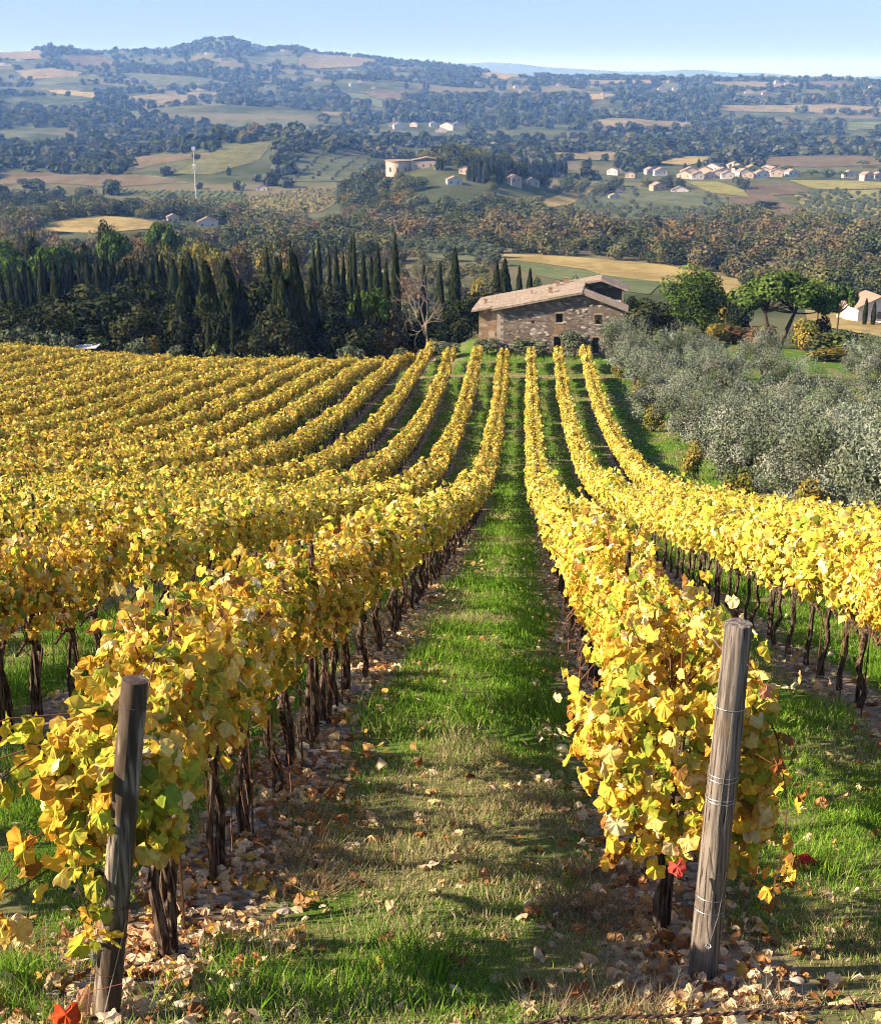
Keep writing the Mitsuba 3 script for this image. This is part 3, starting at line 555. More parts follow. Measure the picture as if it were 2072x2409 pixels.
# ------------------------------------------------------------------ trees of the grove and around the farmhouse, one by one
GROVE = [  # name, group, column, top row, width, distance, label
 ('holm_oak', HOLMS[0], 55, 596, 120, 142, 'grey-green rounded oak at the left edge behind the vineyard'),
 ('holm_oak', HOLMS[1], 205, 566, 210, 150, 'broad dark green oak, the widest round crown left of the tall cypresses'),
 ('holm_oak', HOLMS[2], 318, 555, 130, 152, 'dark rounded oak in front of the cypress row'),
 ('holm_oak', HOLMS[3], 275, 610, 130, 141, 'low dark oak behind the yellow-green shrub at the vineyard edge'),
 ('holm_oak', DARKS[0], 130, 625, 110, 140, 'low black-green oak behind the small shed'),
 ('tall_cypress', FATC[0], 428, 535, 110, 141, 'thick tall cypress with olive-green lit side in the grove'),
 ('tall_cypress', FATC[1], 470, 530, 110, 146, 'thick black-green cypress left of the tallest pair'),
 ('tall_cypress', FATC[0], 385, 545, 100, 142, 'shorter thick cypress at the left end of the dark clump'),
 ('tall_cypress', FATC[1], 600, 512, 110, 140, 'massive near-black cypress in the middle of the grove'),
 ('tall_cypress', FATC[0], 570, 528, 70, 144, 'narrower black cypress touching the massive one on its left'),
 ('tall_cypress', FATC[0], 635, 548, 60, 146, 'dark cypress behind the massive one on its right'),
 ('holm_oak', DARKS[1], 520, 535, 160, 155, 'black-green broad tree between the thick cypresses'),
 ('holm_oak', HOLMS[0], 525, 635, 85, 137, 'small olive-green bushy oak in front of the cypress clump'),
 ('holm_oak', HOLMS[3], 575, 612, 110, 138, 'grey-green oak in front of the massive cypress'),
 ('holm_oak', HOLMS[0], 440, 585, 95, 139, 'olive-green oak between the thick cypresses, in front'),
 ('holm_oak', HOLMS[2], 655, 570, 100, 152, 'grey-green oak just right of the massive cypress'),
 ('holm_oak', HOLMS[1], 370, 600, 95, 140, 'dark green oak left of the thick cypress clump'),
 ('holm_oak', HOLMS[0], 95, 585, 110, 158, 'grey-green oak at left between the edge oak and the broad oak'),
 ('slim_cypress', CYPS[1], 475, 628, 16, 136, 'slim pale-green young cypress left of the bushy oak'),
 ('slim_cypress', CYPS[2], 428, 640, 22, 136, 'slim young cypress at the foot of the thick olive-green cypress'),
 ('holm_oak', HOLMS[1], 680, 560, 110, 160, 'grey-green oak below the cypress file left of the farmhouse'),
 ('holm_oak', DARKS[0], 600, 600, 120, 150, 'dark oak hiding behind the massive cypress'),
 ('holm_oak', DARKS[1], 660, 620, 120, 148, 'dark oak right of the massive cypress'),
 ('holm_oak', HOLMS[2], 700, 640, 120, 140, 'low grey-green oak left of the bare tree'),
 ('cedar', PINES[2], 752, 578, 80, 146, 'dark green flat-topped conifer left of the bare tree'),
 ('autumn_tree', AUTU[0], 790, 615, 90, 146, 'rust-brown autumn tree beside the bare tree'),
 ('autumn_tree', AUTU[1], 745, 645, 90, 142, 'olive-brown autumn tree low in the grove'),
 ('holm_oak', DARKS[0], 925, 590, 110, 152, 'dark oak directly left of the stone farmhouse'),
 ('holm_oak', DARKS[1], 900, 625, 120, 147, 'black-green low oak between bare tree and farmhouse'),
 ('holm_oak', DARKS[0], 840, 640, 90, 150, 'dark oak behind the bare tree trunk'),
 ('holm_oak', HOLMS[3], 970, 575, 130, 165, 'grey-green oak rising behind the left end of the farmhouse'),
 ('holm_oak', HOLMS[0], 1060, 585, 120, 175, 'low grey-green oak behind the farmhouse roof'),
 ('shrub', YSHR[0], 960, 540, 60, 200, 'yellow-green shrub behind the lone cypress'),
 ('shrub', YSHR[1], 1000, 560, 50, 190, 'yellow shrub left of the cypress pair behind the roof'),
 ('shrub', YSHR[0], 1135, 560, 60, 200, 'yellowish shrub above the farmhouse roof'),
 ('holm_oak', DARKS[1], 1285, 590, 60, 160, 'dark bushy tree right behind the farmhouse'),
 ('holm_oak', HOLMS[1], 1315, 600, 100, 146, 'grey-green oak between the farmhouse and the round pine'),
 ('round_pine', PINES[1], 1395, 538, 135, 150, 'bright green round-headed pine right of the farmhouse'),
 ('umbrella_pine', PINES[0], 1572, 535, 185, 144, 'large umbrella pine with forked leaning trunk at right'),
 ('holm_oak', DARKS[0], 1370, 630, 120, 152, 'dark oak under the round-headed pine'),
 ('small_pine', PINES[2], 1690, 568, 66, 210, 'small flat-topped pine left of the white house'),
 ('small_pine', PINES[2], 1650, 575, 60, 215, 'small flat-topped pine just right of the umbrella pine'),
 ('shrub', RSHR[0], 1480, 655, 110, 140, 'rusty brown shrub between the two large pines'),
 ('shrub', RSHR[0], 1545, 655, 80, 138, 'rusty brown shrub under the umbrella pine trunks'),
 ('shrub', YSHR[1], 1625, 625, 70, 136, 'tall yellow-green bush right of the umbrella pine trunks'),
 ('shrub', SHRUBS[0], 1680, 655, 110, 134, 'green bush below the tawny bank'),
 ('shrub', SHRUBS[1], 1750, 668, 110, 132, 'dark green bush at the right edge'),
 ('holm_oak', DARKS[1], 1650, 632, 50, 150, 'small dark tree standing in the tawny bank'),
 ('shrub', YSHR[0], 1440, 645, 60, 138, 'yellowish bush under the round-headed pine'),
 ('shrub', SHRUBS[2], 1395, 660, 90, 140, 'dark green bush behind the olive trees near the farmhouse'),
 ('shrub', YSHR[0], 305, 670, 52, 137, 'yellow-green shrub at the vineyard edge among grey olives'),
 ('shrub', SHRUBS[0], 190, 665, 100, 138, 'bright green shrub above the small shed'),
 ('shrub', YSHR[1], 1050, 566, 50, 215, 'yellow-green bush behind the cypresses above the farmhouse ridge'),
 ('shrub', SHRUBS[0], 1100, 566, 60, 225, 'green bush on the slope above the farmhouse roof'),
 ('shrub', SHRUBS[2], 1170, 548, 40, 260, 'small dark bush at the edge of the green strip'),
 ('shrub', SHRUBS[1], 1085, 545, 34, 270, 'dark little bush in the green strip left of the roof ridge'),
 ('shrub', YSHR[0], 1455, 598, 50, 220, 'yellowish bush in the gap between the two large pines'),
 ('holm_oak', DARKS[1], 1490, 588, 50, 200, 'small dark tree in the gap between the two large pines'),
 ('shrub', SHRUBS[1], 445, 680, 60, 136, 'low green shrub at the foot of the thick cypresses'),
 # beyond the grove
 ('stone_pine', PINES[2], 132, 488, 80, 260, 'bright green flat pine above the cypress row, second from the left'),
 ('stone_pine', PINES[2], 20, 480, 60, 270, 'bright green flat pine at the left edge above the cypress row'),
 ('stone_pine', PINES[2], 240, 462, 70, 265, 'tall rounded green pine above the middle of the cypress row'),
 ('stone_pine', PINES[2], 105, 495, 70, 250, 'bright green flat pine just above the cypress tips'),
 ('stone_pine', PINES[2], 335, 446, 60, 300, 'bright green flat pine right of the straw dome'),
 ('stone_pine', PINES[2], 40, 512, 60, 235, 'pale green flat pine behind the left cypresses'),
 ('dark_conifer', DARKS[0], 234, 432, 56, 300, 'dark dense conifer standing before the domed straw field'),
 ('dark_conifer', DARKS[1], 182, 480, 44, 262, 'dark tree between the two green pines'),
 ('dark_conifer', HOLMS[3], 75, 455, 40, 300, 'dark upright tree left of the domed straw field'),
 ('autumn_tree', AUTU[0], 300, 470, 80, 275, 'brown autumn tree right of the dark conifer'),
 ('autumn_tree', AUTU[1], 275, 498, 80, 255, 'tawny autumn tree behind the right half of the cypress row'),
 ('autumn_tree', YELT[0], 400, 470, 70, 280, 'yellow-green autumn tree above the grove'),
 ('autumn_tree', YELT[1], 360, 490, 80, 262, 'golden-brown autumn tree left of the thick cypresses'),
 ('autumn_tree', YELT[0], 430, 485, 70, 255, 'yellowing tree directly above the thick cypresses'),
 ('autumn_tree', AUTU[0], 490, 485, 80, 270, 'brown autumn tree above the dark clump'),
 ('autumn_tree', YELT[1], 540, 482, 60, 275, 'olive-yellow tree above the dark clump'),
 ('autumn_tree', AUTU[1], 590, 470, 70, 300, 'brown tree behind the massive cypress'),
 ('autumn_tree', AUTU[0], 45, 470, 50, 290, 'greyish brown tree behind the left pine'),
]
for nm, g, qx, qt, wd, fw, lab in GROVE:
    w_ = wd * (0.82 if 'cypress' in nm else 1.2)
    tree(nm, g, qx, qt, w_, fw, lab, 'cypress' if 'cypress' in nm else 'shrub' if nm == 'shrub' else 'tree', rz=0.15 if nm == 'umbrella_pine' else None)
k_ = tree('bare_tree', BARE, 872, 553, 100, 139, 'leafless grey tree with a fan of twigs left of the farmhouse', 'tree')
p_ = at(866, 139); put(k_, BARE, p_[0], p_[1], p_[2], 0.6, (6.4, 6.4, 9.8))
def cyp_line(spec, group_, label_fn, gset=CYPS):
    for i, (qx, qt, wd, fw) in enumerate(spec): tree('cypress', gset[i % len(gset)], qx + 3 * math.sin(i * 2.3), qt + 5 + 7 * math.sin(i * 1.7), wd * (0.66 + 0.26 * math.sin(i * 3.1)), fw, label_fn(i + 1), 'cypress', group_)
rngc = np.random.default_rng(5)
row = [(q, 512 + 26 * rngc.random() + (14 if q < 60 else 0) - (10 if 300 < q < 330 else 0), 30 + 9 * rngc.random(), 205 + 8 * rngc.random()) for q in
       [2, 13, 36, 49, 62, 76, 88, 99, 108, 120, 128, 140, 152, 160, 170, 182, 192, 203, 211, 222, 233, 243, 251, 262, 280, 291, 302, 318, 326, 340, 349, 358, 382, 391, 405]]
cyp_line(row, 'cypresses of the long row', lambda i: f'dark slim cypress, {nth(i)} from the left in the long row behind the oaks')
tops = [(548, 500, 26, 190), (562, 510, 22, 192), (578, 512, 22, 188), (593, 498, 26, 195), (640, 498, 26, 185), (653, 478, 26, 190), (668, 508, 22, 186), (686, 502, 24, 188), (700, 505, 24, 186), (713, 478, 32, 188), (723, 480, 26, 186), (738, 508, 26, 182),
        (752, 500, 28, 178), (770, 495, 34, 174), (800, 482, 46, 168), (783, 520, 26, 172)]
cyp_line(tops, 'cypresses above the dark grove', lambda i: f'dark cypress, {nth(i)} from the left in the file along the top of the grove')
for q, qt, wd, fw, lab in [(920, 506, 28, 178, 'lone dark cypress left of and above the farmhouse'), (1003, 534, 24, 190, 'left cypress of the close pair behind the farmhouse roof'), (1019, 529, 34, 190, 'right cypress of the close pair behind the farmhouse roof'),
                       (1048, 542, 20, 192, 'small cypress right of the close pair behind the roof'), (1069, 548, 22, 188, 'small cypress nearest the farmhouse ridge'), (727, 580, 26, 142, 'short green cypress left of the flat-topped conifer'),
                       (890, 535, 20, 185, 'little cypress left of the lone cypress'), (858, 536, 18, 190, 'very small cypress in the shrubs above the bare tree')]:
    tree('cypress', CYPS[1], q, qt, wd, fw, lab, 'cypress')
# grey young olives along the far edge of the vineyard
EDGE = [(40, 655, 90, 137), (98, 660, 70, 136), (132, 670, 60, 136), (285, 680, 60, 135.5), (355, 690, 62, 135.5), (450, 708, 26, 135), (468, 710, 26, 135), (615, 704, 34, 135), (712, 692, 62, 134), (808, 698, 36, 127), (850, 702, 30, 127), (904, 688, 62, 127), (985, 684, 70, 126.5), (1073, 682, 84, 125.5), (1162, 664, 64, 125)]
for i, (q, qt, wd, fw) in enumerate(EDGE):
    tree('young_olive', OLVS[i % 3], q, qt, wd * 1.15, fw, f'grey young olive, {nth(i + 1)} from the left along the far edge of the vineyard', 'olive tree', 'young olives along the far vineyard edge')
# the olive grove right of the vines
rngo = np.random.default_rng(12)
OL = []
for k, yy in enumerate([27, 31.5, 36.5, 42, 47.5, 53.5, 59.5, 66, 73, 80, 88, 96.5, 105, 113, 121]):
    OL.append((np.interp(yy, [25, 74, 122], [13.6, 11.9, 9.9]), yy, 'front'))
for yy in [40, 48, 56, 65, 74, 84, 94, 104, 114, 122]: OL.append((np.interp(yy, [25, 122], [19.5, 15.6]), yy, 'second'))
for yy in [58, 70, 82, 94, 106, 117]: OL.append((np.interp(yy, [25, 122], [25.5, 21.5]), yy, 'third'))
for yy in [86, 98, 110, 120]: OL.append((31.5, yy, 'rear'))
cn = {}
for i, (x, y, rw) in enumerate(OL):
    cn[rw] = cn.get(rw, 0) + 1
    x += rngo.uniform(-0.5, 0.5); y += rngo.uniform(-0.8, 0.8); s = rngo.uniform(1.02, 1.26)
    key = numbered('olive_tree'); put(key, OLIVES[i % 5], x, y, H1(x, y), rngo.uniform(0, 6.28), (s, s, s * rngo.uniform(0.92, 1.12)))
    tag(key, f'silvery olive tree, {nth(cn[rw])} from the near end of the {rw} line right of the vines', 'olive tree', 'olive trees right of the vineyard')
for i, (x, y, w, h, lab) in enumerate([(9.6, 104, 2.0, 2.6, 'yellow-green climbing bush between the farthest front olives'), (9.9, 92, 1.8, 2.8, 'yellow bush leaning out of the front olives half way along'), (10.1, 70, 1.7, 2.6, 'yellowing bush at the foot of the front olives'),
                            (10.4, 58, 1.8, 2.3, 'green-yellow bush at the grass edge before the olives'), (11.0, 46.5, 2.0, 2.6, 'yellow bush among the nearest olives'), (17.5, 88, 3, 4.0, 'yellow-green bush behind the front olives'), (12.0, 34.5, 2.4, 2.2, 'golden bush low between the two nearest olives'),
                            (9.0, 116, 1.8, 2.2, 'small yellow bush near the farmhouse end of the olives')]):
    key = numbered('yellow_bush'); put(key, YSHR[i % 2], x, y, H1(x, y) - 0.1, i * 1.3, (w, w, h)); tag(key, lab, 'bush')
# patch of yellow vines beyond the olives
key = numbered('yellow_bush'); p_ = at(1655, 128); put(key, YSHR[0], p_[0], p_[1], p_[2] - 0.3, 0.3, (9, 3, 2.0)); tag(key, 'low bright yellow patch of leaves beyond the olives at right', 'bush')
# small silver olive grove behind the lone cypress, in rows
k = 0
for rwi, (qa, ya, qb, yb) in enumerate([(770, 494, 985, 505), (810, 502, 1000, 514), (830, 510, 1010, 523)]):
    for t in np.linspace(0, 1, 10):
        g_ = G(qa + (qb - qa) * t, ya + (yb - ya) * t, 200); k += 1
        key = numbered('silver_olive'); s = 5.6; put(key, OLVS[k % 3], g_[0], g_[1], g_[2] - 0.2, k * 1.1, (s, s, 4.6))
        tag(key, f'small silver olive, {nth(int(t * 9 + 1.5))} from left in {["back", "middle", "front"][rwi]} row behind the lone cypress', 'olive tree', 'olives of the little silver grove')
# ------------------------------------------------------------------ woods: masses nobody could count, one object per kind of wood
def far_crown(seed, pal, n, size, nb=5, tall=1.0):
    rng = np.random.default_rng(seed); bl = []
    for k in range(nb):
        a = rng.uniform(0, 2 * np.pi); rr = rng.uniform(0.0, 0.30); s = rng.uniform(0.2, 0.34)
        bl.append(((rr * math.cos(a), rr * math.sin(a), rng.uniform(0.32, 0.70) * tall), (s, s, s * 0.85)))
    return {'crowns': ('foliage', crown(rng, bl, n, size, pal, shell=0.75, upbias=0.35))}
FARD, FARG, FARO, FARB = [(0.034, 0.043, 0.019), (0.044, 0.053, 0.024)], [(0.06, 0.075, 0.03), (0.078, 0.09, 0.038)], [(0.11, 0.12, 0.078), (0.09, 0.10, 0.06)], [(0.145, 0.115, 0.06), (0.12, 0.105, 0.052), (0.17, 0.135, 0.065)]
WK = {}
for nm, pal in (('dark', FARD), ('green', FARG), ('olive', FARO), ('brown', FARB), ('warm', [(0.17, 0.125, 0.055), (0.18, 0.115, 0.055)]), ('ochre', [(0.17, 0.15, 0.06), (0.13, 0.13, 0.055)])):
    WK[nm] = ([group(f'g_wood_{nm}_{i}', far_crown(200 + 7 * i + len(nm), pal, 600, 0.068, 7)) for i in range(2)], [group(f'g_woodfar_{nm}_{i}', far_crown(300 + 7 * i + len(nm), pal, 84, 0.24, 4)) for i in range(2)])
rngw = np.random.default_rng(77)
HOUSES_XY = []
def clear_of(x, y, pad=0.0):
    ok = np.ones(len(x), bool)
    for poly, m in FIELDS:
        b = poly.bounds; s = (x > b[0] - pad) & (x < b[2] + pad) & (y > b[1] - pad) & (y < b[3] + pad)
        if s.any(): ok[s] &= ~contains_xy(poly.buffer(pad) if pad else poly, x[s], y[s])
    return ok
WOODN = {}
def wood(name, label, r0, r1, cell, kinds, wts, size, dens, far=False, mask=None, q0=-80, q1=1860, open_front=True):
    """Scatter crowns over a ring sector of the terrain; dens(x, y) in [0, 1]."""
    a0, a1 = [math.atan((q - 891) * 0.49383 / F_PX / 1.0) for q in (q0, q1)]
    pts = []
    r = r0
    while r < r1:
        c = cell * (0.7 + 0.3 * r / r0); n = max(1, int((a1 - a0) * r / c))
        az = a0 + (a1 - a0) * (np.arange(n) + rngw.random(n)) / n
        rr = r + c * (rngw.random(n) - 0.5) * 1.2
        pts.append(np.stack([CAM[0] + rr * (np.cos(az) * FWD[0] + np.sin(az) * RGT[0]), CAM[1] + rr * (np.cos(az) * FWD[1] + np.sin(az) * RGT[1]), rr], 1)); r += c
    p = np.vstack(pts); x, y, rr = p.T
    keep = clear_of(x, y)
    ux, uy = (x - CAM[0]) / rr, (y - CAM[1]) / rr
    for f in (() if not open_front else (0.03, 0.065, 0.105, 0.15, 0.2)): keep &= clear_of(x + ux * rr * f, y + uy * rr * f) | (rngw.random(len(x)) < (0.12 if r0 < 1000 else 0.3 if r0 < 1900 else 0.6))   # land before a field is mostly open
    keep &= (rngw.random(len(x)) < dens(x, y))
    if mask is not None: keep &= mask(x, y)
    for hx, hy, hr in HOUSES_XY: keep &= np.hypot(x - hx, y - hy) > hr
    x, y, rr = x[keep], y[keep], rr[keep]
    z = height(x, y)
    kn = meshkit.noise(np.stack([x, y, x * 0], -1) / 70.0, 21) * 0.6 + rngw.random(len(x)) * 0.4
    order = np.argsort(np.argsort(kn)) / max(1, len(kn)); cw = np.cumsum(wts) / np.sum(wts)
    ki = np.minimum(np.searchsorted(cw, order), len(kinds) - 1)
    for i in range(len(x)):
        s = size * (0.7 + 0.3 * rr[i] / r0) * 0.92 * math.exp(np.clip(rngw.normal(), -2, 1.6) * 0.26); g = WK[kinds[ki[i]]][1 if far else 0][i % 2]
        k = WOODN[name] = WOODN.get(name, 0) + 1
        put(f'{name}__{k:03d}', g, x[i], y[i], z[i] - 0.12 * s, rngw.uniform(0, 6.28), (s, s, s * rngw.uniform(0.72, 1.0)))
    if name not in labels: tag(name, label, 'woodland', kind='stuff')
def nz(sx, sy, seed, lo, hi):
    return lambda x, y: sstep(lo, hi, meshkit.fbm(np.stack([x / sx, y / sy, x * 0], -1), 3, seed))
def inhump(k, f=1.0):
    q, dist, wl, wr, a = HUMPS[k]; c = (q - 891) * 0.49383 / F_PX / 1.02 * dist
    return lambda x, y: ((rel(x, y)[1] - c) / wl / f) ** 2 + ((rel(x, y)[0] - dist) / wr / f) ** 2 < 1

# ------------------------------------------------------------------ far buildings
class Parts:
    """Boxes and roofs gathered per part name under one thing."""
    def __init__(s, name, label, cat, org, rz, group_=None):
        s.key = numbered(name); s.o, s.rz, s.n = np.asarray(org, float), rz, {}
        tag(s.key, label, cat, group_)
    def add(s, part, mesh, bsdf, label=None, parent=None, smooth=False):
        base = f'{s.key}__{parent}__{part}' if parent else f'{s.key}__{part}'
        i = s.n[base] = s.n.get(base, -1) + 1
        k = base if i == 0 else f'{base}_{i:03d}'
        v, f, c = plc(mesh, s.o, s.rz); scene[k] = cply((v, f, c), bsdf, smooth)
        if label: labels[k] = {'label': label}
        return k.split('__', 1)[1] if not parent else k
def gable_roof(w, d, h0, rise, over, thick=0.25, col=(0.4, 0.26, 0.18)):
    prof = [(-w / 2 - over, h0 - over * rise / (w / 2)), (0, h0 + rise), (w / 2 + over, h0 - over * rise / (w / 2)), (w / 2 + over, h0 - over * rise / (w / 2) + thick), (0, h0 + rise + thick), (-w / 2 - over, h0 - over * rise / (w / 2) + thick)]
    return prism(prof, np.array([1.0, 0, 0]), np.array([0, 0, 1.0]), np.array([0, 1.0, 0]), np.array([0, -d / 2 - over, 0]), d + 2 * over, col)
def far_house(qx, qbase, w, d, h, label, wall='plaster', rz=0.0, name='farmhouse', tower=False, dmin=150, group_=None, windows=2, wing=False, fwd=None, sc=0.66):
    g = at(qx, fwd) if fwd else G(qx, qbase, dmin)
    pad = max(w, d) * 0.6 + 2 + 0.0042 * rel(g[0], g[1])[0]; u = unit(g[:2] - CAM[:2]); HOUSES_XY.extend((g[0] - u[0] * pad * 1.2 * f, g[1] - u[1] * pad * 1.2 * f, pad) for f in range(6))
    b = Parts(name, label, 'tower' if tower else 'house', (g[0], g[1], g[2] - 1.0), YAW + rz, group_)
    w, d, h = w * sc, d * sc, h * sc; h += 1.0; rise = 0.22 * w
    b.add('wall', box(-w / 2, w / 2, -d / 2, d / 2, -2, h), wall)
    prof = [(-w / 2 + 0.01, h - 0.02), (w / 2 - 0.01, h - 0.02), (0, h + rise * 0.98)]
    b.add('gable', prism(prof, np.array([1.0, 0, 0]), np.array([0, 0, 1.0]), np.array([0, 1.0, 0]), np.array([0, -d / 2 + 0.005, 0]), d - 0.01), wall)
    b.add('roof', gable_roof(w, d, h, rise, 0.5), 'clay_tile')
    for i in range(windows):
        x = -w / 2 + w * (i + 0.5) / windows
        b.add('shutter', box(x - 0.55, x + 0.55, -d / 2 - 0.03, -d / 2 + 0.05, h - 2.4, h - 0.9), 'shutter_paint')
    if wing:
        b.add('wing', box(w / 2, w / 2 + w * 0.7, -d * 0.35, d * 0.35, -2, h * 0.62), wall)
        v, f, c = gable_roof(w * 0.7, d * 0.7, h * 0.62, rise * 0.5, 0.4); b.add('wing_roof', (v + [w * 0.85, 0, 0], f, c), 'clay_tile')
    return g
VILLAGE = [(1395, 352, 20, 12, 5), (1425, 350, 16, 10, 5.5), (1440, 345, 18, 10, 6), (1462, 350, 14, 9, 5), (1482, 342, 13, 9, 6.5), (1502, 353, 15, 8, 5), (1520, 346, 12, 9, 6), (1538, 356, 14, 9, 5), (1552, 345, 12, 8, 6), (1570, 354, 13, 9, 5.5), (1585, 347, 11, 8, 6), (1335, 352, 14, 9, 5.5), (1315, 349, 12, 8, 5), (1385, 357, 16, 9, 4.5), (1410, 359, 13, 8, 5), (1432, 357, 12, 8, 4.5), (1450, 356, 11, 8, 6), (1470, 358, 13, 8, 5), (1493, 346, 12, 8, 7), (1512, 357, 12, 8, 5), (1545, 351, 12, 8, 6), (1562, 349, 11, 8, 6), (1600, 353, 12, 8, 5), (1240, 350, 12, 8, 5), (1275, 356, 10, 7, 4), (1715, 357, 13, 8, 5)]
rngh = np.random.default_rng(3)
for i, (q, yb, w, d, h) in enumerate(sorted(VILLAGE)):
    far_house(q, yb + 4, w, d, h, f'village house with clay roof, {nth(i + 1)} from the left in the village on the right slope', 'plaster' if i % 3 else 'white_plaster', rngh.uniform(-0.5, 0.5), 'village_house', group_='houses of the right-hand village', sc=0.85)
far_house(1485, 347, 6, 6, 12, 'square stone bell tower rising over the right-hand village', 'plaster', 0.2, 'bell_tower', True, windows=1)
HAM = [(795, 257, 15, 11, 6), (806, 262, 20, 12, 8), (838, 257, 15, 10, 6), (877, 257, 15, 10, 7), (905, 264, 26, 13, 9), (925, 257, 16, 10, 6), (892, 268, 20, 10, 4)]
for i, (q, yb, w, d, h) in enumerate(sorted(HAM)):
    far_house(q, yb, w, d, h, f'sunlit house, {nth(i + 1)} from the left in the hamlet among the mid woods', 'white_plaster' if i % 2 else 'plaster', rngh.uniform(-0.4, 0.4), 'hamlet_house', group_='houses of the hamlet in the woods', sc=0.9)
far_house(797, 250, 6, 6, 14, 'small church tower at the left end of the hamlet in the woods', 'plaster', 0.1, 'church_tower', True, windows=1)
FARH = [(1330, 386, 17, 11, 6, 'red-walled farmhouse in the middle of the far olive grove', 'ochre_plaster', 0.3), (1252, 392, 8, 6, 3.5, 'little white building at the left of the far olive grove', 'white_plaster', 0), (1242, 402, 12, 7, 3, 'low pale shed at the left edge of the far olive grove', 'white_plaster', 0.1), (1375, 389, 20, 6, 2.6, 'long low white building right of the red-walled farmhouse', 'white_plaster', -0.1),
    (1752, 366, 15, 11, 8, 'tall pink house at the right edge beside the village', 'plaster', 0.35), (1775, 362, 14, 10, 6, 'second pink house cut by the right edge', 'plaster', 0.2),
    (1040, 376, 12, 9, 8, 'narrow white-sided tower house right of the wooded hill', 'plaster', 0.5), (918, 372, 14, 8, 4, 'low white house on top of the wooded hill', 'white_plaster', 0.2), (940, 352, 10, 7, 5, 'small house beside the cypresses on the wooded hill', 'plaster', -0.3), (888, 342, 12, 7, 4, 'pale low house behind the wooded hill', 'plaster', 0),
    (1075, 374, 15, 9, 4, 'low house in shade behind the wooded hill', 'plaster', 0.2), (1105, 376, 14, 8, 3.5, 'long low stone barn left of the far olive grove', 'plaster', -0.1),
    (420, 458, 16, 8, 3.5, 'low pale-roofed building in the trees right of the straw dome', 'white_plaster', 0.15), (530, 385, 14, 8, 3.5, 'white shed behind the striped vineyard', 'white_plaster', 0.0), (350, 449, 9, 6, 4, 'small pinkish house half hidden by trees', 'plaster', 0.3),
    (5, 132, 30, 12, 7, 'long white building at the left edge of the far hillside', 'white_plaster', 0), (38, 123, 26, 12, 6, 'pale farm on the upper left hillside', 'white_plaster', 0), (24, 162, 14, 9, 6, 'little white house low on the left hillside', 'white_plaster', 0.2),
    (215, 111, 18, 12, 9, 'bright white house on the left skyline', 'white_plaster', 0.3), (248, 108, 40, 14, 10, 'wide pink villa on the left skyline', 'plaster', 0.1), (305, 112, 26, 12, 9, 'white house on the saddle left of the high hill', 'white_plaster', 0.2), (330, 112, 16, 10, 6, 'small white house at the foot of the high hill', 'white_plaster', 0.1),
    (404, 110, 20, 12, 8, 'left of two white houses under the high hill', 'white_plaster', 0.2), (417, 110, 16, 10, 7, 'right of two white houses under the high hill', 'white_plaster', -0.1), (455, 123, 34, 14, 9, 'pale manor below the high hill', 'plaster', 0.2), (560, 122, 30, 14, 8, 'pinkish farm on the slope right of the high hill', 'plaster', 0.1), (572, 104, 24, 12, 8, 'pale house on the skyline right of the high hill', 'plaster', 0),
    (440, 84, 24, 14, 9, 'building on the very top of the high hill', 'plaster', 0), (520, 97, 30, 14, 10, 'white buildings on the right shoulder of the high hill', 'white_plaster', 0.2),
    (402, 182, 16, 9, 4, 'low white building in the left woods', 'white_plaster', 0), (540, 178, 18, 10, 7, 'pale house in trees below the left ridge', 'plaster', 0.2),
    (642, 163, 26, 10, 6, 'long pale farm on the middle hillside', 'plaster', 0), (713, 175, 22, 12, 10, 'white house with dark trees on the middle hillside', 'white_plaster', 0.3), (727, 167, 16, 10, 7, 'smaller pale house behind the white house', 'plaster', 0), (755, 179, 14, 9, 5, 'small pale house right of the white house', 'plaster', 0), (707, 143, 22, 10, 5, 'pale long barn under the ridge', 'white_plaster', 0),
    (964, 171, 16, 10, 9, 'tall white house between dark trees on the mid right hillside', 'white_plaster', 0.2), (1045, 179, 22, 12, 9, 'sunlit white house on the centre right hillside', 'white_plaster', 0.3), (1052, 188, 14, 9, 6, 'small white house below the sunlit one', 'white_plaster', 0), (1130, 174, 18, 10, 8, 'white house near the middle skyline', 'white_plaster', 0.1), (1103, 154, 26, 12, 7, 'pale farm on the middle skyline', 'plaster', 0), (1157, 154, 18, 10, 7, 'white farm right of the pale skyline farm', 'white_plaster', 0.2),
    (1000, 299, 12, 10, 7, 'ruined pale tower house in the valley woods', 'plaster', 0.2), (1220, 193, 13, 9, 7, 'orange-pink house on a straw field at right', 'ochre_plaster', 0.3), (1338, 183, 30, 14, 8, 'pale farm with trees on the right hillside', 'plaster', 0.1), (1364, 183, 16, 11, 9, 'white tower-like house on the right hillside', 'white_plaster', 0.2), (1278, 160, 24, 12, 8, 'pale farm on the right skyline under a dark wood', 'white_plaster', 0), (1296, 160, 18, 10, 8, 'second pale farm on the right skyline', 'plaster', 0.2), (1355, 168, 20, 10, 8, 'pinkish house right of the skyline wood', 'plaster', 0.2), (1198, 177, 16, 9, 5, 'small pale farm left on the right hillside', 'plaster', 0),
    (1571, 171, 20, 13, 14, 'tall pale house between cypresses on the right hill', 'white_plaster', 0.15), (1592, 173, 22, 12, 9, 'lower house beside the tall pale one', 'plaster', 0), (1548, 192, 26, 12, 8, 'pink farm at the foot of the right hill', 'ochre_plaster', 0.1), (1515, 189, 34, 10, 6, 'long grey-green roofed farm on the right hillside', 'plaster', 0), (1655, 158, 20, 12, 9, 'ruin-like house on the right hilltop', 'plaster', 0.1), (1680, 157, 36, 12, 7, 'long farm on the right hilltop', 'plaster', 0), (1764, 180, 26, 12, 7, 'pale farm near the right edge of the ridge', 'plaster', 0.2)]
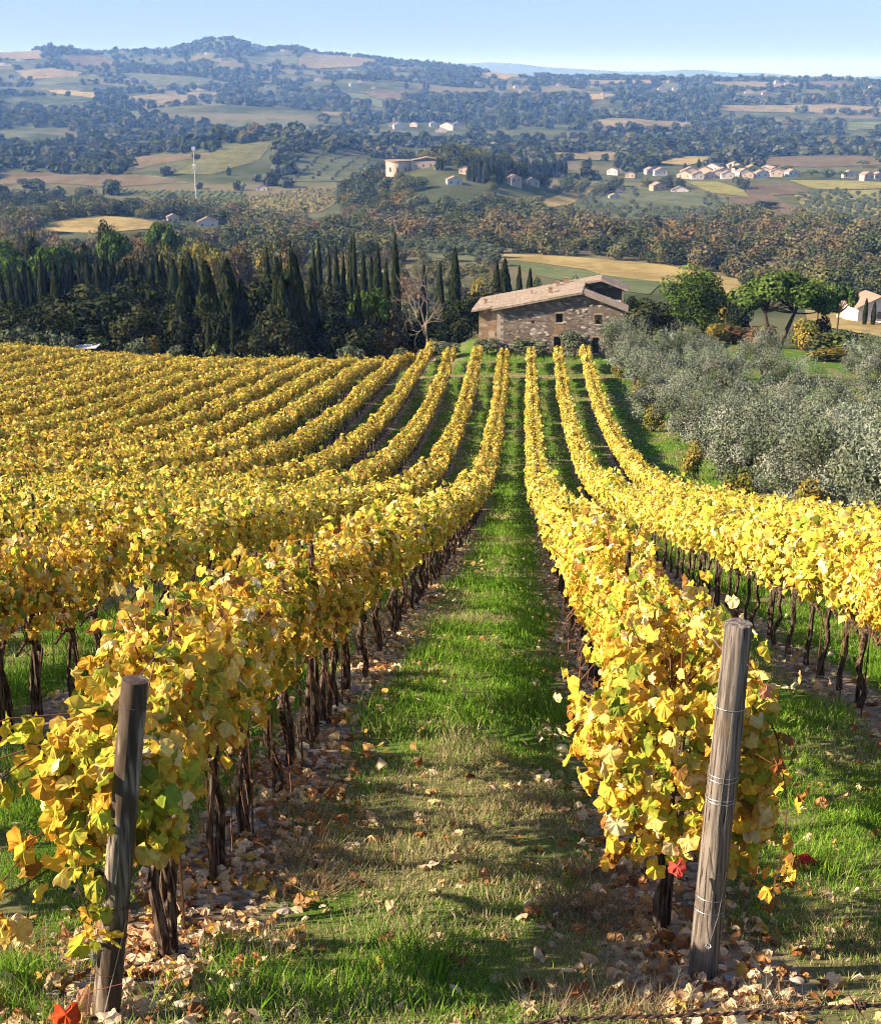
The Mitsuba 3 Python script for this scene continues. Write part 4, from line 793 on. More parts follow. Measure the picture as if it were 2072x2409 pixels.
for q, yb, w, d, h, lab, wl, rz in FARH:
    far_house(q, yb, w, d, h, lab, wl, rz, windows=2 if w < 25 else 3, wing=(w > 15 and yb < 300))
# round villa behind the wooded hill
g = G(830, 345, 700); b = Parts('round_villa', 'pale villa with a round drum and clay roof behind the wooded hill', 'house', (g[0], g[1], g[2] - 1), YAW)
HOUSES_XY.append((g[0], g[1], 20)); HOUSES_XY.append((g[0] - FWD[0] * 25, g[1] - FWD[1] * 25, 20))
an = np.linspace(0, 2 * np.pi, 25)[:-1]
b.add('drum', prism(np.c_[np.cos(an), np.sin(an)] * 8.5 + [-8, 0], np.array([1.0, 0, 0]), np.array([0, 1.0, 0]), np.array([0, 0, 1.0]), np.array([0, 0, -3.0]), 10), 'plaster')
b.add('drum_roof', prism(np.c_[np.cos(an), np.sin(an)] * 9.1 + [-8, 0], np.array([1.0, 0, 0]), np.array([0, 1.0, 0]), np.array([0, 0, 1.0]), np.array([0, 0, 7.0]), 0.8), 'clay_tile')
b.add('wall', box(0.4, 22, -5, 6, -3, 7.5), 'plaster')
v, f, c = gable_roof(21.6, 11, 7.5, 2.4, 0.6); b.add('roof', (v + [11.2, 0.5, 0], f, c), 'clay_tile')
for x in (4, 9, 14, 19): b.add('shutter', box(x - 0.6, x + 0.6, -5.04, -4.9, 3.6, 5.4), 'shutter_paint')
for a in (-2.2, -1.6, -1.0): b.add('door', box(-8 + 8.5 * math.cos(a) - 0.9, -8 + 8.5 * math.cos(a) + 0.9, 8.5 * math.sin(a) - 0.15, 8.5 * math.sin(a) + 0.7, 0.5, 3.4), 'door_wood')
# white house at the right edge
g = far_house(1762, 642, 9.0, 7, 3.4, 'white house with grey roof at the right edge beside the gravel road', 'white_plaster', 0.12, 'white_house', fwd=262, windows=3, sc=1.0)
b = Parts('garden_annex', 'low salmon-pink annex left of the white house', 'house', (*at(1729, 268)[:2], at(1729, 268)[2] - 0.5), YAW + 0.1)
b.add('wall', box(-2.4, 2.4, -2, 2, -1, 3.0), 'ochre_plaster'); b.add('roof', gable_roof(4.8, 4, 3.0, 0.8, 0.3), 'clay_tile')
for q, qt in ((1748, 611), (1765, 617)): tree('slim_cypress', CYPS[0], q, qt - 6, 11, 250, f'small dark cypress in front of the white house, {"left" if q < 1760 else "right"} one', 'cypress')

# mast, power line poles
def mast(q, yb, yt, label, fwd, panels=True):
    p = at(q, fwd); z = P3(q, yt, fwd)[2]; h = z - p[2]
    b = Parts('antenna_mast' if panels else 'pole', label, 'mast' if panels else 'pole', p, YAW)
    b.add('shaft', tube([[0, 0, -1], [0, 0, h * 0.5], [0, 0, h]], [0.45, 0.34, 0.25] if panels else [0.4, 0.3, 0.25], 8, (0.55, 0.55, 0.54)), 'painted')
    if panels:
        b.add('antenna_panel', box(-1.4, 1.4, -0.4, 0.4, h - 1.6, h + 1.0, (0.55, 0.57, 0.6)), 'painted')
        b.add('antenna_panel', box(-1.2, 1.2, -0.9, -0.5, h * 0.66, h * 0.66 + 1.4, (0.72, 0.74, 0.76)), 'painted')
        b.add('platform', box(-1.6, 1.6, -1.6, 1.6, h * 0.62, h * 0.62 + 0.3, (0.5, 0.5, 0.5)), 'painted')
mast(397, 372, 300, 'tall pale antenna mast with a panel head standing in the valley at left', 1010)
mast(1867 * 0 + 1387, 285, 237, 'thin distant pole on the long tan hill field', 2350, False)
mast(1768, 235, 205, 'thin pale pole at the right edge of the wide tan field', 2900, False)

# stand of cypresses and single dark trees on the far slopes
def far_cyps(spec, group_, lf):
    for i, (q, yb, yt, w) in enumerate(spec):
        g = G(q, yb, 300); fwd = rel(g[0], g[1])[0]
        tree('far_cypress', CYPS[i % 4], q, yt, w, fwd, lf(i + 1), 'cypress', group_)
far_cyps([(1050 + 6.7 * i, 362 - 0.2 * i, 328 - 3 * (i % 3) + (3 if i > 11 else 0), 9) for i in range(15)], 'cypresses of the far stand', lambda i: f'dark distant cypress, {nth(i)} from the left in the dense stand right of the wooded hill')
far_cyps([(885, 345, 320, 10), (893, 345, 322, 10), (958, 368, 330, 12), (970, 370, 322, 12), (985, 368, 318, 14), (996, 365, 316, 12), (1008, 372, 324, 14), (1012, 374, 330, 12), (948, 366, 336, 12)], 'cypresses on the wooded hill', lambda i: f'dark cypress on the crest of the wooded hill, {nth(i)} in the group')
far_cyps([(783, 228, 199, 8), (746, 219, 209, 6), (858, 180, 168, 7), (866, 180, 168, 7), (674, 180, 166, 8), (822, 180, 166, 9), (1192, 341, 319, 11), (1221, 384, 372, 8), (1237, 384, 364, 8), (1352, 200, 180, 8), (1357, 199, 182, 7), (1258, 200, 188, 9), (1248, 199, 188, 9), (463, 356, 338, 10), (1413, 340, 322, 9), (1385, 345, 330, 8), (1476, 338, 318, 8), (1315, 382, 369, 8), (1620, 180, 164, 10)], None, lambda i: ['tall dark cypress left of the hamlet in the woods', 'small cypress on the fresh green field edge', 'left of twin cypresses on the centre hillside', 'right of twin cypresses on the centre hillside', 'dark cypress left of the white hillside house', 'dark cypress pair tree right of the white hillside house', 'broad dark cypress left of the right-hand village', 'tiny cypress above the far olive grove, left one', 'tiny cypress above the far olive grove, right one', 'cypress beside the white tower-like house', 'second cypress beside the white tower-like house', 'dark tree right of the orange-pink house', 'dark tree touching the orange-pink house', 'dark cypress in the olive grove left of the wooded hill', 'cypress left of the village roofs', 'cypress above the first village house', 'cypress beside the bell tower', 'cypress behind the red-walled farmhouse', 'dark cypress right of the tall pale house on the right hill'][i - 1])
for i, (q, yb, yt, w) in enumerate([(1525, 356, 336, 32), (1590, 352, 334, 30), (1640, 362, 343, 34), (1672, 362, 345, 34), (1700, 362, 346, 28), (1745, 340, 325, 30), (1490, 352, 334, 24)]):
    g = G(q, yb, 600); tree('village_pine', PINES[2], q, yt, w, rel(g[0], g[1])[0], f'dark flat-topped pine, {nth([1, 2, 3, 4, 5, 6, 0][i] + 1)} from the left around the right-hand village', 'tree', 'pines around the right-hand village')
for q, yt, w, fw, lab in [(1550, 405, 60, 930, 'dark round oak between the two far olive groves'), (1490, 415, 50, 920, 'greyish oak left of the dark round oak')]:
    tree('holm_oak', DARKS[0], q, yt, w, fw, lab)

# far olive groves, tree by tree in rows
fo = []
for lab, sp in (('terraced grass slope under the left far olive grove', 9.0), ('terraced grass slope under the right far olive grove', 9.0), ('grass under the olive grove left of the wooded hill', 15.0)):
    poly = POLY[lab]; x0, y0, x1, y1 = poly.bounds
    X, Y = np.meshgrid(np.arange(x0, x1, sp), np.arange(y0, y1, sp * 1.25)); X, Y = X.ravel() + rngw.uniform(-1.6, 1.6, X.size), Y.ravel() + rngw.uniform(-1.2, 1.2, X.size)
    k = contains_xy(poly, X, Y) & (rngw.random(X.size) < 0.9)
    for hx, hy, hr in HOUSES_XY: k &= np.hypot(X - hx, Y - hy) > hr
    J = np.repeat(np.arange(len(np.arange(y0, y1, sp * 1.25))), len(np.arange(x0, x1, sp))); fo += [(x, y, lab, j) for x, y, j in zip(X[k], Y[k], J[k])]
fo.sort(key=lambda t: rel(t[0], t[1])[0])
orank = {}
for i in sorted(range(len(fo)), key=lambda i: fo[i][0]):
    orank[i] = sum(1 for j in orank if fo[j][2:] == fo[i][2:] and j < 240) + 1 if i < 240 else 0
jmin = {l: min(f[3] for f in fo if f[2] == l) for l in {f[2] for f in fo}}
for i, (x, y, lab, jr) in enumerate(fo):
    s = rngw.uniform(4.3, 5.8); a = (OLVS[i % 3], x, y, H1(x, y) - 0.3, rngw.uniform(0, 6.28), (s, s, s * 0.8))
    if i < 240:
        key = numbered('far_olive'); put(key, *a); side = 'left far grove' if 'left far' in lab else 'right far grove' if 'right far' in lab else 'grove left of the wooded hill'
        tag(key, f'distant olive tree, {nth(orank[i])} from left in terrace {nth(jr - jmin[lab] + 1)} from below, {side}', 'olive tree', f'olives of the {side}')
    else: put(f'far_olive_grove__{i:03d}', *a)
if len(fo) > 240: tag('far_olive_grove', 'remaining distant olive trees higher on the far slopes', 'olive grove', kind='stuff')

# striped vineyards across the valley: low rows of vines
def stripes(key, lab, sp, ang, pal, label):
    poly = POLY[lab]; c = np.array(poly.centroid.coords[0]); dv = np.array([math.sin(ang), math.cos(ang)]); nv = np.array([dv[1], -dv[0]])
    from shapely import LineString
    rng = np.random.default_rng(4); ms = []
    for o in np.arange(-220, 220, sp):
        ln = poly.intersection(LineString([c + nv * o - dv * 400, c + nv * o + dv * 400]))
        for g in getattr(ln, 'geoms', [ln]):
            if g.is_empty or g.length < 4: continue
            n = int(g.length / 1.6); t = np.linspace(0, g.length, n); q = np.array([g.interpolate(s).coords[0] for s in t]) + rng.normal(size=(n, 2)) * 0.15
            z = height(q[:, 0], q[:, 1]) + 0.9
            ms.append(cloud(*TUFT, np.column_stack([q, z]), rng.normal(size=(n, 3)) * 0.7 + [-0.4, -0.5, 0.6], rng.normal(size=(n, 3)), rng.uniform(1.3, 2.1, n), pick(rng, pal, n)))
    scene[key] = cply(join(*ms), 'foliage'); tag(key, label, 'vineyard', kind='stuff')
stripes('green_vine_rows', 'striped green vineyard across the valley', 5.5, -0.05, SHRUB + [(0.12, 0.13, 0.05)], 'rows of green vines of the striped vineyard across the valley')
stripes('tawny_vine_rows', 'striped tan vineyard across the valley', 5.5, 0.12, [(0.19, 0.15, 0.07), (0.15, 0.14, 0.06), (0.10, 0.11, 0.045)], 'rows of tawny vines of the striped vineyard across the valley')

# woods
always = lambda x, y: np.ones_like(x)
NOTV = lambda x, y: (rel(x, y)[0] > 160)
wood('near_thicket', 'dark mixed thicket on the slope behind the grove and the farmhouse', 165, 330, 7.5, ['green', 'ochre', 'brown', 'warm'], [0.3, 0.35, 0.25, 0.1], 6.5, lambda x, y: np.where(rel(x, y)[1] < -12, 0.85, 0.45), mask=lambda x, y: NOTV(x, y) & (rel(x, y)[1] < 12) & ((rel(x, y)[1] < -5) | (rel(x, y)[0] < 215)))
wood('shrub_slope', 'loose shrubs and bushes on the slope behind the farmhouse', 172, 480, 6.0, ['ochre', 'green', 'olive', 'brown'], [0.3, 0.35, 0.2, 0.15], 3.4, lambda x, y: np.full_like(x, 0.62), open_front=False, mask=lambda x, y: (rel(x, y)[1] > -70) & (rel(x, y)[1] < 22))
wood('autumn_wood', 'broad band of brown and green autumn woodland across the valley', 330, 560, 8.5, ['brown', 'warm', 'green', 'dark', 'ochre'], [0.22, 0.1, 0.28, 0.2, 0.2], 8.0, lambda x, y: np.full_like(x, 0.95), mask=lambda x, y: ~((rel(x, y)[1] > -60) & (rel(x, y)[0] < 430 - 420 * np.maximum(0, rel(x, y)[1] / rel(x, y)[0] - 0.02))) | (rel(x, y)[1] / rel(x, y)[0] > 0.245))
wood('autumn_wood', '', 555, 830, 8.5, ['brown', 'warm', 'green', 'dark', 'ochre'], [0.28, 0.16, 0.26, 0.1, 0.20], 10.0, lambda x, y: np.where(rel(x, y)[1] > -75, 0.97, 0.8))
wood('hill_wood', 'dark green wood covering the round hill in the middle distance', 830, 1110, 9, ['dark', 'green', 'dark', 'ochre'], [0.35, 0.35, 0.15, 0.15], 10.5, lambda x, y: np.where(inhump(0, 1.25)(x, y) | inhump(1, 1.2)(x, y), 1.0, nz(90, 70, 31, 0.40, 0.58)(x, y)))
wood('valley_wood', 'bluish patchwork of woods, olives and hedges over the valley and hills', 1110, 1900, 14, ['dark', 'green', 'olive', 'brown', 'dark'], [0.25, 0.25, 0.25, 0.08, 0.17], 14, nz(150, 110, 32, 0.33, 0.49), True)
wood('valley_wood', '', 1900, 3300, 21, ['dark', 'green', 'olive', 'brown', 'dark'], [0.3, 0.25, 0.22, 0.06, 0.17], 18, nz(260, 160, 33, 0.33, 0.47), True)
wood('valley_wood', '', 3300, 5300, 26, ['dark', 'green', 'dark', 'olive'], [0.35, 0.3, 0.2, 0.15], 18, nz(420, 200, 34, 0.36, 0.50), True)
def ridge_trees():
    spec = [(352, 470, 1.0), (470, 505, 0.9), (530, 620, 0.9), (70, 110, 1.0), (110, 150, 0.5), (225, 310, 0.6), (620, 760, 0.55), (790, 960, 0.7), (1095, 1150, 0.6), (1265, 1330, 1.0), (1425, 1480, 1.0), (1660, 1700, 0.4), (1735, 1790, 0.9)]
    for a, b_, d in spec:
        for q in np.arange(a, b_, 2.4):
            if rngw.random() > d: continue
            fw = RIDGE_D * rngw.uniform(0.965, 1.0); p = at(q, fw); s = rngw.uniform(18, 30); k = WOODN['valley_wood'] = WOODN['valley_wood'] + 1
            put(f'valley_wood__{k:03d}', WK['dark'][1][k % 2], p[0], p[1], p[2] - 2, k, (s, s, s * rngw.uniform(0.5, 0.8)))
ridge_trees()
# ------------------------------------------------------------------ stone farmhouse
def stone_fn(p, n, uv):
    u = (p.x + 0.35 * p.y); w = p.z
    f1, f2, wh = voronoi(u * 2.3 + 0.3 * noise(u * 3, w * 3), w * 4.6)
    c = mix((0.13, 0.105, 0.085), (0.34, 0.28, 0.23), wh)
    c = mix(c, (0.52, 0.46, 0.39), smoothstep(0.86, 0.95, wh))
    c = mix(c, (0.19, 0.135, 0.10), smoothstep(0.55, 0.7, fbm(u * 0.6, w * 0.6, 2, 2)) * 0.5)
    return mix((0.17, 0.14, 0.115), c, smoothstep(0.03, 0.14, f2 - f1))
def stone_h(p, n, uv):
    u = (p.x + 0.35 * p.y)
    f1, f2, wh = voronoi(u * 2.3 + 0.3 * noise(u * 3, p.z * 3), p.z * 4.6)
    return smoothstep(0.0, 0.2, f2 - f1) * (0.03 + 0.05 * wh)
scene['rubble_stone'] = two({'type': 'bumpmap', 'arbitrary': proc(stone_h, 0.02), 'scale': 1.0, 'b': {'type': 'diffuse', 'reflectance': proc(stone_fn)}})
def brick_fn(p, n, uv):
    u, w = p.x * 4.0 + p.y, p.z * 12
    r = mikit.cell_rand(dr.floor(u + 0.5 * dr.floor(w)), dr.floor(w), 3)
    c = mix((0.20, 0.135, 0.085), (0.32, 0.225, 0.145), r)
    return mix(c, (0.40, 0.33, 0.25), smoothstep(0.55, 0.72, fbm(p.x * 1.2, p.y, p.z * 1.2, 3)))
scene['old_brick'] = two({'type': 'diffuse', 'reflectance': proc(brick_fn)})
def rooftile_fn(p, n, uv):
    r = mikit.cell_rand(dr.floor(p.x * 4.4 + p.y * 0.3), dr.floor(p.y * 2.6), 1)
    c = mix((0.27, 0.215, 0.17), (0.38, 0.315, 0.255), r)
    return mix(c, (0.26, 0.22, 0.16), smoothstep(0.5, 0.75, fbm(p.x * 1.3, p.y * 1.3, 1, 3)) * 0.7)
scene['old_roof_tile'] = two({'type': 'diffuse', 'reflectance': proc(rooftile_fn)})
FO = P3(1005, 715, 128.0); FO[2] = max(P3(1005, 712, 128.0)[2], H1(FO[0], FO[1]))
FB = Parts('stone_farmhouse', 'old rubble-stone farmhouse with a long low-pitched tiled roof at the end of the vineyard', 'house', FO, YAW - math.radians(9))
X0, Y0, Z0 = np.array([1.0, 0, 0]), np.array([0, 1.0, 0]), np.array([0, 0, 1.0])
def holed(outline, holes, org, depth):
    pg = Polygon(outline, [[(a, c), (b_, c), (b_, d), (a, d)] for a, b_, c, d in holes])
    m = trimesh.creation.extrude_polygon(pg, depth, engine='earcut'); v = np.asarray(m.vertices)
    V = org + v[:, :1] * X0 + v[:, 1:2] * Z0 + v[:, 2:3] * Y0
    return V, np.asarray(m.faces)[:, ::-1], np.tile([0.4, 0.35, 0.3], (len(V), 1))
sl, E0, PK, RE = 0.215, 4.15, 8.1, 12.1                               # left pitch, eave height at x = 0, peak, right end
zl = lambda x: E0 + sl * x
WIN = [(5.72, 6.38, 3.05, 3.95), (9.5, 10.15, 3.0, 3.92), (5.58, 6.28, 0.1, 1.68), (9.32, 9.95, 0.1, 1.7), (3.38, 3.6, 2.92, 3.2)]
outl = [(0, -2.5), (RE, -2.5), (RE, 4.35), (PK, zl(PK)), (0, zl(0))]
FB.add('wall', holed(outl, WIN, np.zeros(3), 0.5), 'rubble_stone')
FB.add('wall', box(RE - 0.5, RE, 0.5, 2.2, -1, 4.33), 'rubble_stone'); FB.add('wall', box(0, 0.5, 0.5, 8.2, -1, zl(0) - 0.02), 'rubble_stone')
FB.add('wall', box(0.5, RE + 0.0, 7.7, 8.2, -1, zl(0) - 0.05), 'rubble_stone')
FB.add('floor', box(0.5, RE - 0.5, 0.5, 7.7, 3.2 - 0.82, 3.2 - 0.6, (0.2, 0.15, 0.1)), 'painted')
for i, (a, c, e, g_) in enumerate(WIN[:4]):
    k = FB.add('window', box(a + 0.062, c - 0.062, 0.252, 0.256, e + 0.02, g_ - 0.02), 'window_glass') if i < 2 else FB.add('door', box(c - 0.07, c - 0.02, 0.30, 0.88, e + 0.02, g_ - 0.05), 'door_wood', 'wooden door leaf swung inwards')
    FB.add('sill' if i < 2 else 'threshold', box(a - 0.12, c + 0.12, -0.07, 0.28, e - 0.10, e - 0.003, (0.42, 0.37, 0.31)), 'painted', parent=k)
    FB.add('lintel', box(a - 0.14, c + 0.14, -0.02, 0.2, g_ + 0.003, g_ + 0.17, (0.36, 0.27, 0.2)), 'painted', parent=k)
    FB.add('frame', join(box(a + 0.003, a + 0.06, 0.22, 0.29, e + 0.003, g_ - 0.003, (0.10, 0.08, 0.06)), box(c - 0.06, c - 0.003, 0.22, 0.29, e + 0.003, g_ - 0.003, (0.10, 0.08, 0.06)), box((a + c) / 2 - 0.02, (a + c) / 2 + 0.02, 0.23, 0.285, e + 0.003, g_ - 0.003, (0.10, 0.08, 0.06))), 'painted', parent=k)
FB.add('brick_panel', box(5.5, 6.5, -0.012, 0.2, 1.85, 2.93), 'old_brick')
rngq = np.random.default_rng(8)
z = -0.3; i = 0
while z < E0 - 0.35:                                                    # corner stones
    hgt = rngq.uniform(0.24, 0.36); L = 0.62 if i % 2 else 0.36; g_ = rngq.uniform(0.34, 0.5)
    FB.add('quoin', box(-0.02, L, -0.025, 0.3 if i % 2 else 0.5, z + 0.012, z + hgt, (g_, g_ * 0.86, g_ * 0.7)), 'painted'); z += hgt; i += 1
# protruding stones of the rubble wall (the larger ones)
for i in range(90):
    x, zz = rngq.uniform(0.7, RE - 0.4), rngq.uniform(0.0, 5.3); w_, h_ = rngq.uniform(0.22, 0.55), rngq.uniform(0.12, 0.26)
    if zz + h_ > min(zl(x), 4.35 + (RE - x) * 0.37) - 0.3 or any(a - 0.2 < x + w_ and x < c + 0.2 and e - 0.25 < zz + h_ and zz < g_ + 0.3 for a, c, e, g_ in WIN + [(5.5, 6.5, 1.85, 2.93)]): continue
    m = trimesh.creation.icosphere(1); v = np.array(m.vertices); v = np.sign(v) * np.abs(v) ** 0.6 * [w_ / 2, 0.06, h_ / 2] * rngq.uniform(0.85, 1.15, v.shape) + [x + w_ / 2, 0.0, zz + h_ / 2]
    g_ = rngq.uniform(0.2, 0.46); FB.add('stone', (v, np.array(m.faces), np.tile([g_, g_ * 0.84, g_ * 0.68], (len(v), 1))), 'painted')
# annex, set back 1.7 m on the left
FB.add('annex_wall', prism([(-2.05, -1), (-0.003, -1), (-0.003, zl(0) - 0.05), (-2.05, zl(-2.05) - 0.05)], X0, Z0, Y0, np.array([0, 1.7, 0]), 6.4), 'old_brick')
FB.add('annex_shutter', box(-0.42, -0.12, 1.665, 1.70, 1.2, 1.6), 'door_wood')
# roof: courses of tiles stepping up the left pitch
TH = 0.16
def slope_slab(xa, xb, ya, yb, zf, th=TH, col=(0.4, 0.3, 0.2)):
    return prism([(xa, zf(xa)), (xb, zf(xb)), (xb, zf(xb) + th), (xa, zf(xa) + th)], X0, Z0, Y0, np.array([0, ya, 0]), yb - ya, col)
zr = lambda x: zl(x) + 0.06
FB.add('roof', join(slope_slab(-0.55, PK + 0.12, -0.6, 1.15, zr), slope_slab(-2.75, PK + 0.12, 1.15, 5.5, zr), slope_slab(-2.75, 9.85, 5.5, 8.8, zr)), 'old_roof_tile', 'long weathered left pitch of pale clay tiles')
rows_, xx = [], -2.62
tm = []
rng_t = np.random.default_rng(14)
for yy in np.arange(-0.55, 8.75, 0.23):                                 # barrel tiles, one line up the pitch each, broken into courses
    xs = -0.5 if yy < 1.15 else -2.7; xe = 9.8 if yy > 5.5 else PK + 0.05
    cuts = np.arange(xs, xe, 0.62)
    for a in cuts:
        b2 = min(a + 0.66, xe); jz = rng_t.uniform(0, 0.025)
        tm.append(tube([[a, yy + rng_t.normal() * 0.01, zr(a) + TH + jz + 0.03], [b2, yy + rng_t.normal() * 0.01, zr(b2) + TH + jz]], [0.085, 0.07], 6, (0.4, 0.3, 0.2)))
FB.add('roof_tiles', join(*tm), 'old_roof_tile'); labels[f'{FB.key}__roof_tiles'] = {'label': 'lines of weathered barrel tiles on the left pitch', 'kind': 'stuff'}
zr2 = lambda x: zl(PK) + 0.06 - 0.36 * (x - PK)
FB.add('right_roof', slope_slab(PK + 0.13, RE + 0.55, -0.5, 2.2, zr2), 'old_roof_tile')
tm = [tube([[a, yy, zr2(a) + TH + 0.02], [min(a + 0.66, RE + 0.5), yy, zr2(min(a + 0.66, RE + 0.5)) + TH + 0.0]], [0.075, 0.085], 6) for yy in np.arange(-0.45, 2.2, 0.24) for a in np.arange(PK + 0.2, RE + 0.5, 0.62)]
FB.add('right_roof_tiles', join(*tm), 'old_roof_tile'); labels[f'{FB.key}__right_roof_tiles'] = {'label': 'tiles of the short right pitch', 'kind': 'stuff'}
# loggia behind the right pitch
RZ1 = zl(9.85) + 0.06; zr3 = lambda x: RZ1 - 0.36 * (x - 9.85)
FB.add('loggia_wall', holed([(PK, 2), (12.0, 2), (12.0, zr3(12.0) - 0.02), (9.85, RZ1 - 0.05), (PK, zr(PK) - 0.05)], [(9.5, 10.0, 3.3, 5.15)], np.array([0, 7.0, 0]), 0.4), 'rubble_stone')
FB.add('loggia_roof', slope_slab(9.86, 12.45, 5.2, 8.8, zr3, 0.18), 'old_roof_tile')
FB.add('loggia_post', box(11.85, 12.05, 5.5, 5.7, 2.6, zr3(12.05) - 0.003, (0.25, 0.18, 0.12)), 'painted')
FB.add('loggia_door', box(9.52, 9.98, 7.2, 7.25, 3.32, 5.13), 'door_wood')
FB.add('terrace', box(PK, RE - 0.003, 2.21, 6.99, 3.0, 3.18, (0.3, 0.2, 0.14)), 'painted')
FB.add('loggia_side', box(PK + 0.14, PK + 0.4, 5.45, 6.99, 3.185, zl(PK) - 0.1, (0.42, 0.13, 0.075)), 'painted', 'red-painted side wall of the loggia')
FB.add('side_wall', box(PK + 0.14, PK + 0.4, 2.21, 5.44, 3.185, zl(PK) - 0.1, (0.30, 0.2, 0.15)), 'painted')
FB.add('railing', join(box(10.1, 10.75, 5.5, 5.55, 4.55, 4.72, (0.75, 0.73, 0.7)), box(11.2, 11.8, 5.5, 5.55, 4.25, 4.4, (0.75, 0.73, 0.7)), box(10.1, 11.8, 5.51, 5.54, 4.43, 4.5, (0.6, 0.58, 0.55)), box(10.7, 10.75, 5.505, 5.545, 3.18, 4.55, (0.5, 0.48, 0.45)), box(11.2, 11.25, 5.505, 5.545, 3.18, 4.25, (0.5, 0.48, 0.45))), 'painted')
for x, y, w_, h_ in [(-1.75, 3.4, 0.26, 0.55), (4.75, 2.3, 0.34, 0.65), (5.2, 6.5, 0.3, 0.5), (5.9, 7.2, 0.42, 0.65), (2.9, 4.0, 0.12, 0.4)]:
    k = FB.add('chimney', box(x, x + w_, y, y + w_, zr(x) + TH * 0.3, zr(x) + TH + h_, (0.36, 0.22, 0.15)), 'painted')
    FB.add('cap', box(x - 0.06, x + w_ + 0.06, y - 0.06, y + w_ + 0.06, zr(x) + TH + h_ + 0.003, zr(x) + TH + h_ + 0.07, (0.30, 0.2, 0.15)), 'painted', parent=k)
# little white things by the farmhouse door
g_ = at(1219, 126.6); key = 'white_chair'; Pc = Parts(key, 'white garden chair by the farmhouse door beside the olive tree', 'chair', g_, 0.4)
Pc.add('seat', box(-0.24, 0.24, -0.24, 0.24, 0.42, 0.46, (0.8, 0.8, 0.8)), 'painted'); Pc.add('backrest', box(-0.24, 0.24, 0.20, 0.25, 0.463, 0.95, (0.8, 0.8, 0.8)), 'painted')
for sx in (-1, 1):
    for sy in (-1, 1): Pc.add('leg', box(sx * 0.21 - 0.025, sx * 0.21 + 0.025, sy * 0.21 - 0.025, sy * 0.21 + 0.025, 0, 0.417, (0.8, 0.8, 0.8)), 'painted')
# shed with a pale roof at the left edge of the vineyard, hut and gate
g_ = at(165, 136.5); g_[2] += 0.2; S = Parts('garden_shed', 'low open shed with a pale flat roof under the green shrub', 'shed', g_, YAW)
S.add('roof', prism([(-2.0, 1.95), (2.0, 2.15), (2.0, 2.22), (-2.0, 2.02)], X0, Z0, Y0, np.array([0, -1.2, 0]), 2.4, (0.62, 0.62, 0.62)), 'painted')
for x in (-1.8, 0.0, 1.8): S.add('post', box(x - 0.06, x + 0.06, -1.1, -0.98, -0.3, 2.04 + 0.05 * x, (0.2, 0.17, 0.14)), 'painted')
S.add('back_wall', box(-1.9, 1.9, 0.9, 1.0, -0.3, 1.9, (0.10, 0.085, 0.07)), 'painted')
g_ = at(764, 131); S = Parts('brick_hut', 'small reddish hut with a tiled gable roof half sunk behind the vines', 'hut', (g_[0], g_[1], g_[2] - 0.6), YAW)
S.add('wall', box(-1.5, 1.5, -1, 1, -0.5, 1.7), 'old_brick'); S.add('roof', gable_roof(3.0, 2.0, 1.7, 0.6, 0.25, 0.12), 'old_roof_tile'); S.add('door', box(-0.4, 0.4, -1.04, -0.98, -0.4, 1.4), 'door_wood')
# lane fence rail seen between the vine rows and the edge trees
g_ = at(830, 126.5); S = Parts('field_gate', 'low dark wooden gate at the end of the vineyard left of the farmhouse', 'gate', g_, YAW)
for zz in (0.5, 0.9): S.add('rail', box(-2.6, 2.6, -0.03, 0.03, zz, zz + 0.1, (0.16, 0.12, 0.08)), 'painted')
for x in (-2.6, 0, 2.6): S.add('post', box(x - 0.07, x + 0.07, 0.032, 0.14, -0.2, 1.15, (0.16, 0.12, 0.08)), 'painted')
# ------------------------------------------------------------------ vines
def grape_leaf(seed):
    """Five-lobed crumpled leaf, about 1 wide; stalk end at y = 0."""
    rng = np.random.default_rng(seed)
    a = np.radians([-90, -60, -42, -20, 2, 22, 42, 62, 76, 90, 104, 118, 138, 158, 178, 200, 222, 240])
    r = np.array([0.14, 0.42, 0.49, 0.45, 0.50, 0.50, 0.455, 0.51, 0.52, 0.57, 0.52, 0.51, 0.455, 0.50, 0.50, 0.45, 0.49, 0.42]) * rng.uniform(0.88, 1.1, 18)
    fold, droop, roll = rng.uniform(-0.2, 1.0), rng.uniform(0.1, 1.0), rng.uniform(-0.45, 0.45)
    def pt(q):
        x, y = q * np.cos(a), q * np.sin(a) + 0.38
        z = -fold * np.abs(x) ** 1.2 - droop * np.clip(y - 0.3, 0, 1) ** 1.4 + roll * x + 0.07 * np.sin(a * 5 + seed) * (q / 0.5) + rng.normal(size=18) * 0.05
        return np.stack([x * (1 - 0.25 * abs(fold)), y, z], 1)
    v = np.vstack([[0, 0.36, 0.03], pt(r * 0.55), pt(r)]); n = 18; k = np.arange(n); k2 = (k + 1) % n
    f = np.vstack([np.stack([k * 0, 1 + k, 1 + k2], 1), np.stack([1 + k, 1 + n + k, 1 + n + k2], 1), np.stack([1 + k, 1 + n + k2, 1 + k2], 1)])
    cv = np.ones((2 * n + 1, 3)); cv[0] = (0.90, 1.06, 0.9); cv[1 + n:] = (1.04, 0.93, 0.8); cv[1 + n + rng.integers(0, n, 3)] = (0.75, 0.5, 0.45)
    return v, f, cv
